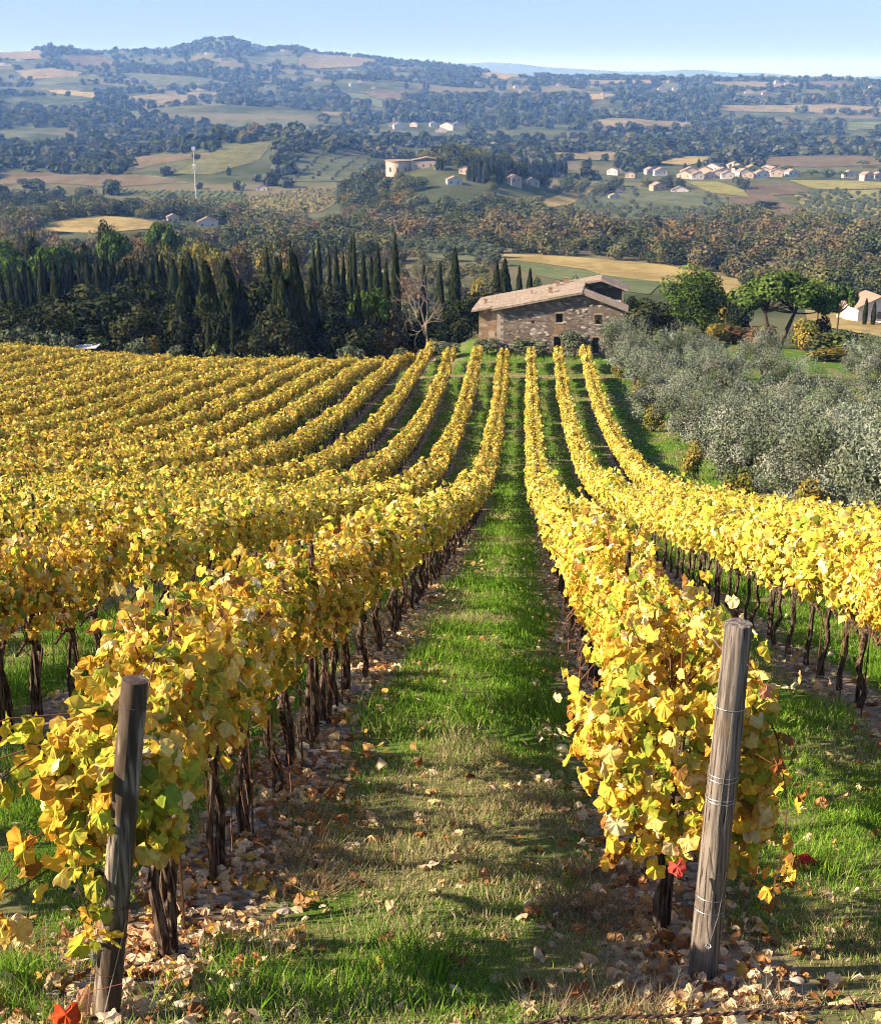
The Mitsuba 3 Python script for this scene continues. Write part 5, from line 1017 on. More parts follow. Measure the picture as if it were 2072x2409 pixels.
def mid_leaf(seed):
    rng = np.random.default_rng(seed); a = np.radians([-90, -40, 5, 40, 90, 140, 175, 220]); r = np.array([0.12, 0.50, 0.50, 0.42, 0.60, 0.42, 0.50, 0.50])
    x, y = r * np.cos(a), r * np.sin(a) + 0.38; z = -rng.uniform(0, 0.6) * np.abs(x) - rng.uniform(0.1, 0.6) * np.clip(y - 0.3, 0, 1) + rng.normal(size=8) * 0.06
    k = np.arange(8); return np.vstack([[0, 0.36, 0.05], np.stack([x, y, z], 1)]), np.stack([k * 0, 1 + k, 1 + (k + 1) % 8], 1), np.vstack([[[0.92, 1.05, 0.95]], np.tile([1.0, 0.97, 0.92], (8, 1))])
LEAF2, LEAF1 = [grape_leaf(s) for s in range(9)], [mid_leaf(s) for s in range(4)]
def leaves(tm, pos, nrm, tip, size, col):
    """cloud() with the leaf shapes of a list taken in turn."""
    if isinstance(tm, tuple): tm = [tm]
    n = len(tm); return join(*[cloud(t[0], t[1], pos[i::n], nrm[i::n], tip[i::n], size[i::n], col[i::n], t[2]) for i, t in enumerate(tm)])
LEAF0 = (np.array([[-0.5, 0.05, -0.06], [0, 0.35, 0.06], [0.5, 0.05, -0.08], [0.05, -0.5, -0.08], [0, 0.55, -0.05]]), np.array([[0, 3, 1], [1, 3, 2], [0, 1, 4], [1, 2, 4]]), np.ones((5, 3)))
VPAL = np.array([(0.75, 0.53, 0.08), (0.82, 0.64, 0.19), (0.66, 0.54, 0.08), (0.44, 0.46, 0.06), (0.24, 0.30, 0.045), (0.64, 0.36, 0.055), (0.30, 0.16, 0.05), (0.86, 0.74, 0.40)])
VW = {'right': [0.24, 0.19, 0.18, 0.15, 0.07, 0.05, 0.04, 0.08], 'left': [0.22, 0.18, 0.12, 0.13, 0.12, 0.07, 0.08, 0.08], 'end': [0.24, 0.17, 0.18, 0.17, 0.08, 0.07, 0.04, 0.05], 'far': [0.22, 0.14, 0.08, 0.14, 0.17, 0.08, 0.14, 0.03]}
WOODC = (0.085, 0.062, 0.047)
def vine(seed, n, leaf, size, pal, wood=2, L=0.80, gap=False, low=1.0, top=1.61, wid=0.215, spill=0.0, cap=False):
    rng = np.random.default_rng(seed); parts = {}
    dx, dy = rng.normal() * 0.03, rng.normal() * 0.05
    p = np.array([[0, 0, -0.15], [dx, dy, 0.15], [-dx, dy * 0.3, 0.4], [dx * 0.6, -dy, 0.62], [0, 0.03, 0.78]])
    tr = [tube(p, [0.040, 0.030, 0.027, 0.029, 0.034], 8 if wood > 1 else 5, WOODC)]
    if wood:
        for s in (-1, 1): tr.append(tube([[0, 0, 0.76], [0.01, s * 0.15, 0.83], [0, s * L * 0.5, 0.80]], [0.028, 0.020, 0.012], 6 if wood > 1 else 4, WOODC))
        if wood > 1 and rng.random() < 0.7:                              # a second stem, as old vines have
            q = rng.uniform(0.05, 0.10); tr.append(tube([[0.02, q, -0.15], [0.03, q * 1.3, 0.3], [0.0, q * 0.6, 0.7]], [0.024, 0.02, 0.018], 6, WOODC))
    parts['trunk'] = ('bark', join(*tr))
    if wood:
        cn = []
        for k in range(9 if wood > 1 else 5):
            y0 = rng.uniform(-L / 2, L / 2); xo = rng.normal() * 0.10; zt = rng.uniform(1.25, top + 0.12)
            cn.append(tube([[0, y0, 0.8], [xo * 0.6, y0 + rng.normal() * 0.05, 1.15], [xo, y0 + rng.normal() * 0.08, zt - 0.2], [xo * 1.8, y0 + rng.normal() * 0.15, zt]], [0.006, 0.005, 0.004, 0.0025], 4 if wood > 1 else 3, (0.17, 0.085, 0.05), cap=False))
        for k in range(4 if wood > 1 else 1):                             # hanging canes
            y0 = rng.uniform(-L / 2, L / 2); s = rng.choice([-1, 1]); z1 = rng.uniform(0.35, 0.7)
            cn.append(tube([[0, y0, 0.85], [s * 0.16, y0, 0.95], [s * 0.27, y0 + rng.normal() * 0.1, 0.75], [s * 0.30, y0 + rng.normal() * 0.15, z1]], [0.005, 0.0045, 0.004, 0.003], 4 if wood > 1 else 3, (0.20, 0.10, 0.06), cap=False))
        parts['canes'] = ('painted', join(*cn))
    y = rng.uniform(-L / 2 - 0.06, L / 2 + 0.06, n); u = rng.random(n)
    z = low + (top - low) * u ** 0.85
    prof = wid * (0.62 + 0.55 * np.sin(np.clip((z - low) / (top - low), 0, 1) * 2.5 + 0.35))
    lump = 0.75 + 0.55 * meshkit.noise(np.stack([y * 3.2 + seed, z * 3.2, np.zeros(n)], 1), seed)
    side = rng.choice([-1.0, 1.0], n); rad = rng.random(n) ** 0.38
    x = side * prof * lump * rad
    x += side * spill * np.clip(1.1 - z, 0, 1) * rng.random(n)
    z += 0.10 * (meshkit.noise(np.stack([y * 4 + seed, y * 0, y * 0 + 3], 1), seed) - 0.4) * (u > 0.7) + rng.normal(size=n) * 0.03
    ztop = sstep(top - 0.28, top, z)[:, None]
    nrm = np.stack([side * (0.45 + rad), rng.normal(size=n) * 0.55, 0.35 + rng.normal(size=n) * 0.35], 1) * (1 - 0.7 * ztop) + ztop * np.array([0, 0, 0.7]) + rng.normal(size=(n, 3)) * 0.62
    tip = np.stack([side * 0.35, rng.normal(size=n) * 0.45, np.full(n, -1.0)], 1) + rng.normal(size=(n, 3)) * 0.5
    stray = rng.random(n) < 0.07; z[stray] += rng.uniform(0.05, 0.26, stray.sum()); x[stray] *= rng.uniform(0.6, 1.35, stray.sum())
    bi = meshkit.noise(np.stack([y * 2.3, z * 2.3, side], 1), seed + 1)[:, None]
    col = pick(rng, VPAL, n, VW[pal]); col = col * (0.82 + 0.36 * bi)
    s = size * rng.uniform(0.65, 1.3, n)
    if cap:                                                             # the closed end of a row
        m = int(n * 0.45); zz = low + (top - low) * rng.random(m) ** 0.85; xx = rng.uniform(-1, 1, m) * wid * 1.05; yy = -L / 2 - rng.random(m) * 0.12
        x, y, z = np.append(x, xx), np.append(y, yy), np.append(z, zz); s = np.append(s, size * rng.uniform(0.65, 1.3, m))
        nrm = np.vstack([nrm, np.array([0, -0.9, 0.45]) + rng.normal(size=(m, 3)) * 0.4]); tip = np.vstack([tip, np.array([0, -0.2, -1]) + rng.normal(size=(m, 3)) * 0.35]); col = np.vstack([col, pick(rng, VPAL, m, VW[pal])])
    parts['foliage'] = ('vine_leaf', leaves(leaf, np.stack([x, y, z], 1), nrm, tip, s, col))
    return parts
SP = 0.78                                                               # vines along a row
VG = {}
for pal in ('left', 'right'):
    VG[pal, 0] = [group(f'g_vine_near_{pal}_{i}', vine(400 + i + (50 if pal == 'right' else 0), 620, LEAF2, 0.082, pal, 2)) for i in range(6)]
    VG[pal, 1] = [group(f'g_vine_mid_{pal}_{i}', vine(420 + i + (50 if pal == 'right' else 0), 450, LEAF1, 0.10, pal, 1, low=1.0, top=1.62, wid=0.27)) for i in range(6)]
    VG[pal, 2] = [group(f'g_vine_far_{pal}_{i}', vine(440 + i + (50 if pal == 'right' else 0), 240, LEAF0, 0.18, 'far' if pal == 'left' else 'right', 0, low=0.96, top=1.66 if pal == 'left' else 1.62, wid=0.41 if pal == 'left' else 0.36)) for i in range(6)]
rngv = np.random.default_rng(99)
vines = []
ROWX = [1.25 + 2.5 * k for k in range(-22, 3)]
for x in ROWX:
    left = x < 0; k = int(round((-x - 1.25) / 2.5)) if left else int(round((x - 1.25) / 2.5))
    y0 = (5.2 if left else 6.1) if k == 0 else 5.2
    for j, y in enumerate(np.arange(y0 + 0.35, 121.5 if not left or k < 3 else 133.5, SP)):
        if 114.3 < y < 116.4 and not (left and k > 4): continue                                  # cross path
        fw, rt = rel(x, y); Z = fw * 0.95 + (CAM[2] - (-0.1) + 0) * 0.3 if fw > 0 else 0
        lim = 0.345 * (fw * math.cos(PITCH) + 26 * math.sin(PITCH) * min(1, fw / 80))
        if rt < -lim - 4.5 or rt > lim + 3.0: continue
        vines.append((math.hypot(fw, rt), x, y, left, k, j))
vines.sort()
rown = ['first', 'second', 'third', 'fourth', 'fifth', 'sixth', 'seventh', 'eighth', 'ninth', 'tenth', 'eleventh', 'twelfth', 'thirteenth', 'fourteenth', 'fifteenth', 'sixteenth', 'seventeenth', 'eighteenth', 'nineteenth', 'twentieth', 'twenty-first', 'twenty-second', 'twenty-third']
seen, nv, cnt = 0, 0, {}
for d, x, y, left, k, j in vines:
    if d > 13 and rngv.random() < 0.035: continue                        # a vine has died here and there
    fw, rt = rel(x, y); z = H1(x, y); pal = 'left' if left else 'right'
    inside = abs(rt) < 0.345 * (fw * math.cos(PITCH) + (CAM[2] - z) * math.sin(PITCH))
    xx, yy = x + rngv.normal() * 0.035, y + rngv.normal() * 0.05
    sc = rngv.uniform(0.93, 1.07) if d < 42 else rngv.uniform(0.95, 1.10) + 0.16 * (float(meshkit.noise(np.array([x * 0.8, y / 3.2, 0.0]), 4)) - 0.5) + (0.05 if left and k > 3 else 0); lod = 0 if d < 13 else 1 if d < 42 else 2
    g = VG[pal, lod][rngv.integers(6)]; rz = math.pi * rngv.integers(2) + rngv.normal() * 0.05
    if nv < 300 and inside and lod < 2:
        key = numbered('grapevine'); put(key, g, xx, yy, z, rz, (sc, 1, sc)); nv += 1
        c = cnt[(left, k)] = cnt.get((left, k), 0) + 1
        tag(key, f'yellow-leaved grapevine, {nth(c)} from near end of {rown[k]} row {"left" if left else "right"} of lane', 'vine', f'vines of the {rown[k]} row {"left" if left else "right"} of the lane')
    else:
        seen += 1; put(f'vineyard_rows__{seen:03d}', g, xx, yy, z, rz, (sc, 1, sc))
tag('vineyard_rows', 'long rows of yellow autumn vines running down to the farmhouse', 'vineyard', kind='stuff')
# the two vines at the row ends, fuller and hanging, each its own
def end_vine(key, label, x, y, seed, **kw):
    for nm, (b, m) in vine(seed, **kw).items():
        scene[f'{key}__{nm}'] = cply(plc(m, (x, y, H1(x, y))), b)
    tag(key, label, 'vine')
end_vine('end_vine', 'sprawling green-gold vine hanging around the leaning left end post', -1.15, 4.9, 500, n=520, leaf=LEAF2, size=0.094, pal='end', wood=2, L=0.9, low=0.92, top=1.44, wid=0.22, spill=0.12, cap=True)
end_vine('end_vine_001', 'lemon-yellow vine filling the row end behind the right end post', 1.17, 5.6, 501, n=800, leaf=LEAF2, size=0.082, pal='right', wood=2, L=0.8, low=0.68, top=1.54, wid=0.34, spill=0.05, cap=True)
def spray(key_parent, name, pts, n, size, pal, seed, bsdf_col=(0.12, 0.06, 0.04)):
    """A single cane with its leaves, a part of a vine."""
    rng = np.random.default_rng(seed); pts = np.asarray(pts, float); pts = np.column_stack([pts[:, :2], pts[:, 2] + H1(pts[0, 0], pts[0, 1])])
    t = np.linspace(0, len(pts) - 1, 14); cur = np.stack([np.interp(t, np.arange(len(pts)), pts[:, i]) for i in range(3)], 1)
    scene[f'{key_parent}__{name}'] = cply(tube(cur, np.linspace(0.0042, 0.002, 14), 5, bsdf_col), 'painted')
    q = rng.integers(2, 14, n); pos = cur[q] + rng.normal(size=(n, 3)) * 0.045
    lv = leaves(LEAF2, pos, rng.normal(size=(n, 3)) * 0.6 + [0, -0.45, 0.35], rng.normal(size=(n, 3)) * 0.4 + [0, 0, -1], size * rng.uniform(0.6, 1.25, n), pick(rng, VPAL, n, pal))
    scene[f'{key_parent}__{name}__leaves'] = cply(lv, 'vine_leaf')
GRN = [0.14, 0.14, 0.24, 0.30, 0.12, 0.03, 0.02, 0.01]; ORG = [0.2, 0.1, 0.06, 0.05, 0.04, 0.3, 0.2, 0.05]
spray('end_vine', 'shoot', [(-1.25, 4.7, 1.1), (-1.5, 4.55, 1.15), (-1.72, 4.5, 1.0), (-1.9, 4.45, 0.8)], 22, 0.115, GRN, 1)
spray('end_vine', 'shoot_001', [(-1.25, 4.7, 0.85), (-1.45, 4.4, 0.9), (-1.6, 4.25, 0.7), (-1.62, 4.25, 0.5)], 20, 0.12, GRN, 2)
spray('end_vine', 'shoot_002', [(-1.2, 4.6, 1.3), (-1.6, 4.5, 1.3), (-1.85, 4.45, 1.15), (-1.9, 4.4, 1.0)], 18, 0.11, GRN, 3)
spray('end_vine', 'shoot_003', [(-1.2, 4.6, 1.0), (-1.22, 4.32, 0.98), (-1.22, 4.14, 0.84), (-1.16, 4.10, 0.66)], 24, 0.095, GRN, 4)
spray('end_vine', 'shoot_005', [(-1.05, 4.7, 1.3), (-1.06, 4.42, 1.36), (-1.08, 4.24, 1.22), (-1.1, 4.18, 1.0)], 15, 0.10, GRN, 11)
spray('end_vine', 'shoot_004', [(-1.3, 4.7, 0.7), (-1.75, 4.4, 0.5), (-1.8, 4.35, 0.3), (-1.75, 4.3, 0.1)], 10, 0.12, ORG, 5)
spray('end_vine', 'shoot_006', [(-1.3, 4.8, 1.2), (-2.0, 4.75, 0.95), (-2.35, 4.7, 0.75), (-2.4, 4.6, 0.7)], 14, 0.115, GRN, 6)
spray('end_vine_001', 'shoot', [(1.35, 5.4, 1.35), (1.52, 5.1, 1.32), (1.58, 5.0, 1.0), (1.56, 5.0, 0.6)], 44, 0.075, ORG, 7)
# ------------------------------------------------------------------ posts, wires
def post_mesh(base, top, r0, r1, seed, nseg=46, sides=36):
    rng = np.random.default_rng(seed); t = np.linspace(0, 1, nseg); p = base + (top - base) * t[:, None]
    ax = unit(top - base); a = unit(np.cross(ax, [0, 1.0, 0])); b = np.cross(ax, a)
    ang = np.arange(sides) * 2 * np.pi / sides
    A, Tt = np.meshgrid(ang, t)
    q = np.stack([np.cos(A) * 2.2 + 7, np.sin(A) * 2.2 + 7, Tt * 3], -1)
    R = (r0 + (r1 - r0) * Tt) * (1 + 0.10 * (meshkit.noise(q, seed) - 0.5) + 0.05 * (meshkit.noise(q * [4, 4, 1.2], seed + 1) - 0.5))
    for _ in range(7):                                                   # drying cracks
        a0, w_, z0, z1 = rng.uniform(0, 6.28), rng.uniform(0.04, 0.10), rng.uniform(0, 0.6), rng.uniform(0.5, 1.05)
        dd = np.abs((A - a0 - 0.15 * np.sin(Tt * 6) + np.pi) % (2 * np.pi) - np.pi)
        R -= 0.13 * r0 * np.exp(-(dd / w_) ** 2) * (Tt > z0) * (Tt < z1)
    v = p[:, None] + R[..., None] * (np.cos(A)[..., None] * a + np.sin(A)[..., None] * b); v = v.reshape(-1, 3)
    i, j = np.meshgrid(np.arange(nseg - 1), np.arange(sides), indexing='ij')
    B, C, D, E = i * sides + j, i * sides + (j + 1) % sides, (i + 1) * sides + (j + 1) % sides, (i + 1) * sides + j
    f = np.vstack([np.stack([B, C, D], -1).reshape(-1, 3), np.stack([B, D, E], -1).reshape(-1, 3)])
    k = (nseg - 1) * sides; r = np.arange(sides); n = len(v)
    rim = v[k:k + sides] * 0.5 + top * 0.5 + ax * 0.006
    v = np.vstack([v, rim, [top + ax * 0.003]])
    f = np.vstack([f, np.stack([k + r, k + (r + 1) % sides, n + (r + 1) % sides], 1), np.stack([k + r, n + (r + 1) % sides, n + r], 1), np.stack([n + r, n + (r + 1) % sides, r * 0 + n + sides], 1)])
    return v, f
def ring(c, ax, r, th=0.0016, turns=1.0, rise=0.0, tilt=0.0):
    a = unit(np.cross(ax, [0, 1.0, 0])); b = np.cross(ax, a); t = np.linspace(0, 2 * np.pi * turns, int(26 * turns) + 1)
    return tube(c + r * (np.cos(t)[:, None] * a + np.sin(t)[:, None] * b) + ax * (rise * t / (2 * np.pi) + tilt * np.sin(t))[:, None], th, 5, (0.4, 0.4, 0.4), cap=False)
# right end post
RB = G(1418, 2015); RB = np.array([RB[0], RB[1], H1(RB[0], RB[1])])
RTOP = P3(1494, 1262, rel(RB[0], RB[1])[0] + 0.06); RBo = RB - (RTOP - RB) * 0.12
scene['end_post__timber'] = mikit.ply(post_mesh(RBo, RTOP, 0.066, 0.057, 3), 'weathered_wood', smooth=50)
tag('end_post', 'weathered grey round end post with wire wraps at the head of the right row', 'post', 'end posts of the vine rows')
ax = unit(RTOP - RB); Lp = np.linalg.norm(RTOP - RB); toC = unit(CAM - (RB + RTOP) / 2); toC = unit(toC - (toC @ ax) * ax); sd = unit(np.cross(ax, toC))
def on_post(f, side, out=0.064): return RB + ax * f * Lp + toC * math.sqrt(max(out ** 2 - side ** 2, 0)) + sd * side
for i, (f, tl) in enumerate([(0.78, 0.004), (0.595, 0.003), (0.585, -0.003), (0.53, 0.006), (0.525, -0.002), (0.245, 0.0), (0.205, 0.002)]):
    scene[f'end_post__wire_wrap' + (f'_{i:03d}' if i else '')] = cply(ring(RB + ax * f * Lp, ax, 0.0655, 0.0014, 1.0, 0, tl), 'wire_steel')
kn = on_post(0.115, 0.012, 0.070)
scene['end_post__anchor_wire'] = cply(join(tube([on_post(0.78, 0.012, 0.067), on_post(0.5, 0.0, 0.0685), on_post(0.24, 0.006, 0.069), kn], 0.0013, 5), tube([on_post(0.22, -0.018, 0.067), kn], 0.0013, 5), tube([on_post(0.33, 0.056, 0.068), on_post(0.2, 0.040, 0.070), kn], 0.0013, 5), tube([kn, on_post(0.06, 0.016, 0.070), on_post(0.0, 0.014, 0.070)], 0.0022, 5),
    tube([on_post(0.62, -0.062, 0.068), on_post(0.3, -0.064, 0.069), on_post(0.0, -0.064, 0.070), on_post(-0.03, -0.064, 0.07)], 0.0016, 5)), 'wire_steel')
scene['end_post__knot'] = cply(join(ring(kn, unit(toC + ax), 0.010, 0.003, 2.0, 0.004), ring(kn - ax * 0.006, unit(ax + sd), 0.007, 0.0026, 1.5, 0.003)), 'wire_steel')
# left end post, leaning to the right
LB = np.array([-1.30, 4.15, 0.0]); LB[2] = H1(LB[0], LB[1])
LTOP = P3(274, 1376, 4.36)
_lb = P3(212, 2072, rel(LB[0], LB[1])[0]); LBo = LTOP + (_lb - LTOP) * 1.16
scene['end_post_001__timber'] = mikit.ply(post_mesh(LBo, LTOP, 0.056, 0.048, 8), 'old_post_wood', smooth=50)
tag('end_post_001', 'leaning dark wooden end post with patches of bark among the green-gold leaves at left', 'post', 'end posts of the vine rows')
ax2 = unit(LTOP - LBo); L2 = np.linalg.norm(LTOP - _lb)
for i, f in enumerate([0.365, 0.27, 0.165, 0.93]):
    c_ = _lb + ax2 * L2 * f; scene['end_post_001__wire_wrap' + (f'_{i:03d}' if i else '')] = cply(ring(c_, ax2, 0.0555, 0.0024 if i < 2 else 0.0016, 1.0, 0, 0.006), 'rusty_wire')
tc2 = unit(CAM - _lb); tc2 = unit(tc2 - (tc2 @ ax2) * ax2); s2 = unit(np.cross(ax2, tc2))
scene['end_post_001__anchor_wire'] = cply(join(tube([_lb + ax2 * L2 * 0.40 + s2 * -0.064, _lb + ax2 * L2 * 0.1 + s2 * -0.068, _lb - ax2 * 0.1 * L2 + s2 * -0.07], 0.0016, 5),
                                               tube([_lb + ax2 * L2 * 0.33 + s2 * 0.045 + tc2 * 0.038, _lb + ax2 * L2 * 0.06 + s2 * -0.005 + tc2 * 0.061], 0.0022, 5)), 'wire_steel')
# intermediate posts: slim stakes standing in the rows
k = 0
def stake(x, y, h, r, label, name='row_post'):
    key = numbered(name); z = H1(x, y)
    scene[f'{key}__timber'] = cply(tube([[x, y, z - 0.25], [x + 0.01, y, z + h * 0.5], [x, y + 0.02, z + h]], [r, r * 0.97, r * 0.92], 8, (0.1, 0.08, 0.06)), 'bark')
    tag(key, label, 'post', 'slim posts standing in the vine rows')
for x in ROWX:
    left = x < 0; k = int(round((-x - 1.25) / 2.5)) if left else int(round((x - 1.25) / 2.5))
    c = 0
    for j, y in enumerate(np.arange(9.7 + (k % 3) * 0.4, 121, 6.2)):
        fw, rt = rel(x, y)
        if abs(rt) > 0.345 * (fw * 0.95 + 0.3 * 26 * min(1, fw / 80)): continue
        c += 1
        stake(x + 0.02, y, 1.72 + 0.16 * ((j * 7 + k * 3) % 5) / 5, 0.024, f'slim dark post, {nth(c)} from near end of {rown[k]} row {"left" if left else "right"} of lane')
stake(-3.72, 9.25, 1.95, 0.055, 'dark thick post cut by the left edge of the picture', 'edge_post')
# thin rods beside the near vines
for i, (x, y) in enumerate([(-1.18, 5.35), (-1.2, 6.0), (-1.17, 6.9), (-1.2, 7.7), (-1.16, 8.6), (-1.2, 9.3), (-1.2, 10.2), (-1.2, 11.0), (3.62, 11.2), (3.62, 12.0), (3.6, 12.9), (3.62, 10.4), (1.36, 5.25)]):
    key = numbered('vine_rod'); z = H1(x, y)
    scene[key] = cply(tube([[x, y, z - 0.1], [x, y + 0.01, z + 0.95]], 0.007, 5, (0.12, 0.07, 0.045)), 'painted')
    tag(key, f'thin rusty training rod, {nth(i + 1) if x < 0 else nth(i + 1)} of the rods beside the near trunks', 'rod', 'thin rods beside the near vine trunks')
for x in ROWX[-7:]:
    for h in (0.82, 1.25, 1.62):
        ys = np.arange(4.6, 70, 1.5); zz = height(np.full_like(ys, x), ys) + h
        left = x < 0; k = int(round((-x - 1.25) / 2.5)) if left else int(round((x - 1.25) / 2.5))
        key = numbered('trellis_wire'); scene[key] = cply(tube((lambda w_: np.vstack([RB + ax * min(h, 1.5), w_[w_[:, 1] > 5.3]]) if k == 0 and not left else np.vstack([LTOP - ax2 * (1.62 - h) * 0.9, w_[w_[:, 1] > 5.0]]) if k == 0 else w_)(np.column_stack([np.full_like(ys, x + 0.045), ys, zz])), 0.0018, 4), 'wire_steel')
        tag(key, f'{ {0.82: "lowest", 1.25: "middle", 1.62: "top"}[h]} trellis wire of the {rown[k]} vine row {"left" if left else "right"} of the lane', 'wire')
# rusty fence wire in front of the camera
wp = np.array([P3(250, 2230, 1.0), P3(700, 2140, 1.03), P3(1130, 2067, 1.05), P3(1450, 2054, 1.07), P3(1738, 2037, 1.10), P3(2100, 2045, 1.14), P3(2600, 2040, 1.2)])
W0, W2 = wp[2], wp[4]; ts = np.linspace(0, 6, 420); ctr = PchipInterpolator(np.arange(7), wp)(ts)
ph = ts * 42; n1 = np.array([0, 0.5, 0.85]); n2 = np.array([0.0, 0.85, -0.5])
scene['barbed_wire__strand'] = cply(tube(ctr + 0.0011 * (np.cos(ph)[:, None] * n1 + np.sin(ph)[:, None] * n2), 0.00125, 6), 'rusty_wire')
scene['barbed_wire__strand_001'] = cply(tube(ctr - 0.0011 * (np.cos(ph)[:, None] * n1 + np.sin(ph)[:, None] * n2), 0.00125, 6), 'rusty_wire')
for i, t in enumerate([2.02, 3.98, 0.6, 5.3]):
    c_ = np.array([np.interp(t, ts, ctr[:, k]) for k in range(3)])
    wd = unit(W2 - W0); bm = [ring(c_ + wd * 0.003 * s_, wd, 0.0036, 0.0011, 2.0, 0.004) for s_ in (-1, 1)]
    for d_ in ([0.6, -0.3, -0.75], [-0.5, 0.3, 0.7], [0.3, -0.6, 0.5]):
        bm.append(tube([c_, c_ + np.array(d_) * 0.016], [0.0012, 0.0005], 5))
    scene['barbed_wire__barb' + (f'_{i:03d}' if i else '')] = cply(join(*bm), 'rusty_wire')
tag('barbed_wire', 'rusty twisted barbed wire strand crossing the bottom right corner', 'wire')

# ------------------------------------------------------------------ ground cover
rngg = np.random.default_rng(31)
def rowdist(x): u = (x - 1.25) / 2.5; return np.abs(u - np.round(u)) * 2.5
BLADE3 = (np.array([[-0.5, 0, 0], [0.5, 0, 0], [-0.32, 0.55, 0.08], [0.32, 0.55, 0.08], [0, 1, 0.32]]), np.array([[0, 1, 3], [0, 3, 2], [2, 3, 4]]))
BLADE1 = (np.array([[-0.5, 0, 0], [0.5, 0, 0], [0, 1, 0.25]]), np.array([[0, 1, 2]]))
GPAL = [(0.16, 0.32, 0.032), (0.21, 0.38, 0.045), (0.11, 0.24, 0.026), (0.30, 0.42, 0.07), (0.40, 0.36, 0.18), (0.47, 0.41, 0.24)]
def grass(n, x0, x1, y0, y1, hgt, wid, tmpl, seed, power=1.0):
    rng = np.random.default_rng(seed)
    y = y0 + (y1 - y0) * rng.random(n) ** power; x = rng.uniform(x0, x1, n)
    P = np.stack([x, y, x * 0], 1)
    cl = meshkit.fbm(P / 0.55, 2, 8); dry = meshkit.fbm(P / [1.1, 1.6, 1], 2, 5) + 0.11 * (1 - sstep(6.5, 10.5, y)) + 0.15 * (rng.random(n) - 0.5)
    off = rowdist(x) + 0.5 * (meshkit.fbm(P / 0.7, 2, 3) - 0.5)
    field = (y > 4.3) & (y < 122) & (x < 7.4)
    keep = (rng.random(n) < np.where(field, sstep(0.16, 0.5, off), 1.0)) & (cl + 0.35 * rng.random(n) > 0.45)
    fw, rt = rel(x, y); keep &= (np.abs(rt) < 0.36 * (fw * 0.95 + 0.32 * 26 * np.minimum(1, (fw + 4) / 80)) + 1.0)
    x, y, dry, cl = x[keep], y[keep], dry[keep], cl[keep]; m = len(x)
    z = near_z(x, y) - 0.01
    g_ = np.where(rng.random(m) < sstep(0.46, 0.78, dry) * 0.9, 4 + rng.integers(0, 2, m), rng.choice(4, m, p=[0.38, 0.27, 0.2, 0.15]))
    col = np.array(GPAL)[g_] * rng.uniform(0.75, 1.25, (m, 1))
    tip = rng.normal(size=(m, 3)) * [0.42, 0.42, 0.1] + [0, 0, 1]
    h = hgt * rng.uniform(0.45, 1.35, m) * (0.5 + 0.8 * cl + 1.1 * sstep(0.60, 0.72, cl)) * np.where(g_ > 3, 0.75, 1.0)
    return cloud(*tmpl, np.stack([x, y, z], 1), rng.normal(size=(m, 3)) * [1, 1, 0.2], tip, np.stack([wid * rng.uniform(0.7, 1.4, m), h, h], 1), col)
scene['grass'] = cply(join(grass(250000, -4.8, 4.8, 3.2, 9.5, 0.07, 0.0062, BLADE3, 1), grass(210000, -9.0, 7.2, 9.5, 21, 0.10, 0.010, BLADE3, 2), grass(130000, -14, 8, 21, 45, 0.14, 0.02, BLADE1, 3), grass(140000, -16, 15, 45, 127, 0.17, 0.045, BLADE1, 4)), 'grass_blade')
tag('grass', 'green and straw-coloured grass of the lanes between the vine rows', 'grass', kind='stuff')
# dry tufts
def drytufts():
    rng = np.random.default_rng(41); out = []
    for (x, y, r, n, h) in [(0.78, 6.4, 0.22, 900, 0.16), (0.85, 5.75, 0.2, 800, 0.16), (0.72, 5.9, 0.16, 500, 0.13), (-0.8, 6.6, 0.18, 600, 0.18), (-0.65, 6.0, 0.16, 500, 0.15), (-0.95, 7.3, 0.2, 600, 0.14), (1.0, 4.6, 0.25, 800, 0.13), (0.6, 4.5, 0.25, 700, 0.12), (-0.75, 5.0, 0.2, 600, 0.12), (-2.0, 4.9, 0.3, 700, 0.12), (2.0, 5.6, 0.3, 600, 0.1), (1.5, 4.6, 0.15, 300, 0.12)]:
        p = rng.normal(size=(n, 2)) * r * 0.55 + [x, y]; z = near_z(p[:, 0], p[:, 1]) - 0.01
        dv = np.column_stack([(p - [x, y]) / r * 0.8, np.full(n, 0.55)]) + rng.normal(size=(n, 3)) * 0.45
        hh = h * rng.uniform(0.5, 1.3, n)
        out.append(cloud(*BLADE3, np.column_stack([p, z]), rng.normal(size=(n, 3)), dv, np.stack([0.004 * rng.uniform(0.7, 1.4, n), hh, hh], 1), pick(rng, [(0.36, 0.29, 0.17), (0.28, 0.21, 0.12), (0.42, 0.36, 0.24), (0.2, 0.15, 0.09)], n)))
    return join(*out)
scene['dry_grass'] = cply(drytufts(), 'grass_blade'); tag('dry_grass', 'bleached dry grass tufts at the feet of the near vines', 'grass', kind='stuff')
LPAL = [(0.70, 0.51, 0.30), (0.78, 0.63, 0.42), (0.56, 0.32, 0.14), (0.36, 0.17, 0.075), (0.60, 0.42, 0.10), (0.24, 0.11, 0.05), (0.74, 0.62, 0.45)]
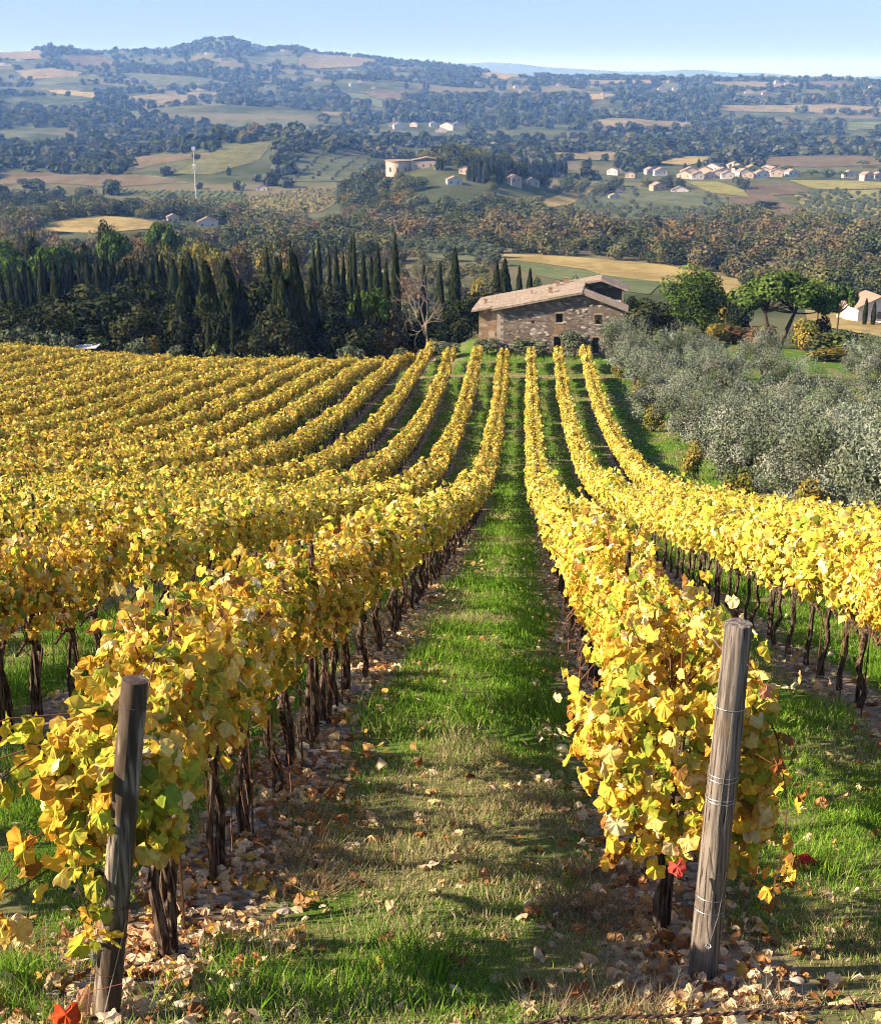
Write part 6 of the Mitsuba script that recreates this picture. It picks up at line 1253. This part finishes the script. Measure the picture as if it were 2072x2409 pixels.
def litter(n, y0, y1, seed, size, strip, tmpl):
    rng = np.random.default_rng(seed); y = y0 + (y1 - y0) * rng.random(n)
    if strip: x = rng.choice([-3.75, -1.25, 1.25, 3.75], n, p=[0.1, 0.42, 0.38, 0.1]) + rng.normal(size=n) * 0.32 + np.where(rng.random(n) < 0.5, 0.12, -0.05)
    else: x = rng.uniform(-3.5, 4.5, n)
    z = near_z(x, y) + rng.uniform(0.004, 0.04, n)
    nr = rng.normal(size=(n, 3)) * 0.5 + [0, 0, 1]
    cl = pick(rng, LPAL, n, [0.25, 0.19, 0.18, 0.13, 0.08, 0.07, 0.10])
    return leaves([(t[0] * [1, 1, 1.6], t[1], t[2]) for t in ([tmpl] if isinstance(tmpl, tuple) else tmpl)], np.stack([x, y, z], 1), nr, rng.normal(size=(n, 3)), size * rng.uniform(0.5, 1.2, n), cl)
scene['fallen_leaves'] = cply(join(litter(2800, 3.9, 8.5, 1, 0.08, True, LEAF2), litter(620, 3.6, 9.0, 2, 0.085, False, LEAF2), litter(3600, 8.5, 18, 3, 0.09, True, LEAF1), litter(320, 9, 16, 4, 0.10, False, LEAF1), litter(3000, 18, 42, 5, 0.11, True, LEAF0)), 'vine_leaf')
tag('fallen_leaves', 'tan and brown fallen vine leaves littering the soil strips and the near grass', 'leaves', kind='stuff')
def stones():
    rng = np.random.default_rng(17); out = []
    for i in range(800):
        y = 4.3 + 26 * rng.random() ** 1.6; x = rng.choice([-1.25, 1.25, 3.75, -3.75], p=[0.55, 0.25, 0.1, 0.1]) + rng.normal() * 0.27 + (0.2 if rng.random() < 0.5 else 0)
        m = trimesh.creation.icosphere(1) if y < 11 else trimesh.creation.icosahedron(); v = np.array(m.vertices) * rng.uniform(0.6, 1.3, (len(m.vertices), 1)) * [1.3, 0.9, 0.5]
        s = rng.uniform(0.010, 0.030) * (1.5 if rng.random() < 0.06 else 1); c = rng.uniform(0.20, 0.48)
        v, f, cc = plc((v * s, np.array(m.faces), np.tile([c, c * 0.88, c * 0.73], (len(v), 1))), (x, y, 0), rng.uniform(0, 6.28)); out.append((v, f, cc, x, y, s))
    z = near_z(np.array([o[3] for o in out]), np.array([o[4] for o in out]))
    return join(*[(o[0] + [0, 0, zz + o[5] * 0.25], o[1], o[2]) for o, zz in zip(out, z)])
scene['stones'] = cply(stones(), 'painted'); tag('stones', 'pale stones scattered on the bare soil along the vine trunks', 'stones', kind='stuff')
def one_leaf(name, label, p, nrm, tip, size, col, stalk=None):
    key = numbered(name); p = np.array(p, float)
    scene[f'{key}__blade'] = cply(cloud(LEAF2[2][0], LEAF2[2][1], p[None], np.array([nrm], float), np.array([tip], float), [size], np.array([col], float), LEAF2[2][2]), 'vine_leaf')
    q = p if stalk is None else np.array(stalk, float)
    scene[f'{key}__stalk'] = cply(tube([p - 0.0 * q, (p + q) / 2 + [0, 0, 0.01], q] if stalk is not None else [p, p - unit(np.array(tip, float)) * size * 0.4 + [0, 0, 0.01]], 0.0016, 4, (0.3, 0.1, 0.06)), 'painted')
    tag(key, label, 'leaf')
g_ = G(1608, 1782); one_leaf('red_leaf', 'bright red fallen vine leaf on the grass right of the right end post', g_ + [0, 0, 0.10], [0, -0.7, 0.7], [1, 0.2, 0], 0.14, (0.55, 0.04, 0.05))
c_ = P3(132, 2030, 4.05); one_leaf('red_leaf', 'orange-red vine leaf hanging low left of the leaning post', c_, [0.2, -0.8, 0.5], [0, 0, -1], 0.12, (0.62, 0.09, 0.03), c_ + [0.22, 0.05, 0.06])
c_ = P3(1366, 1740, 4.85); one_leaf('red_leaf', 'small coral-red leaf at the fork of the vine beside the right end post', c_, [0, -0.8, 0.5], [0.2, 0, -1], 0.085, (0.6, 0.10, 0.08), c_ + [0.02, 0.03, 0.10])
c_ = P3(1542, 1388, 4.85); one_leaf('red_leaf', 'pinkish leaf on a dark stalk just right of the right end post', c_, [0.4, -0.7, 0.5], [0.5, 0, -1], 0.07, (0.72, 0.30, 0.16), c_ + [-0.06, 0.05, 0.07])
c_ = P3(1560, 1545, 4.9); one_leaf('red_leaf', 'dark russet leaf at the tip of the cane reaching right from the end post', c_, [0.1, -0.8, 0.5], [1, 0, -0.4], 0.075, (0.36, 0.13, 0.05), c_ + [-0.15, 0.05, 0.05])
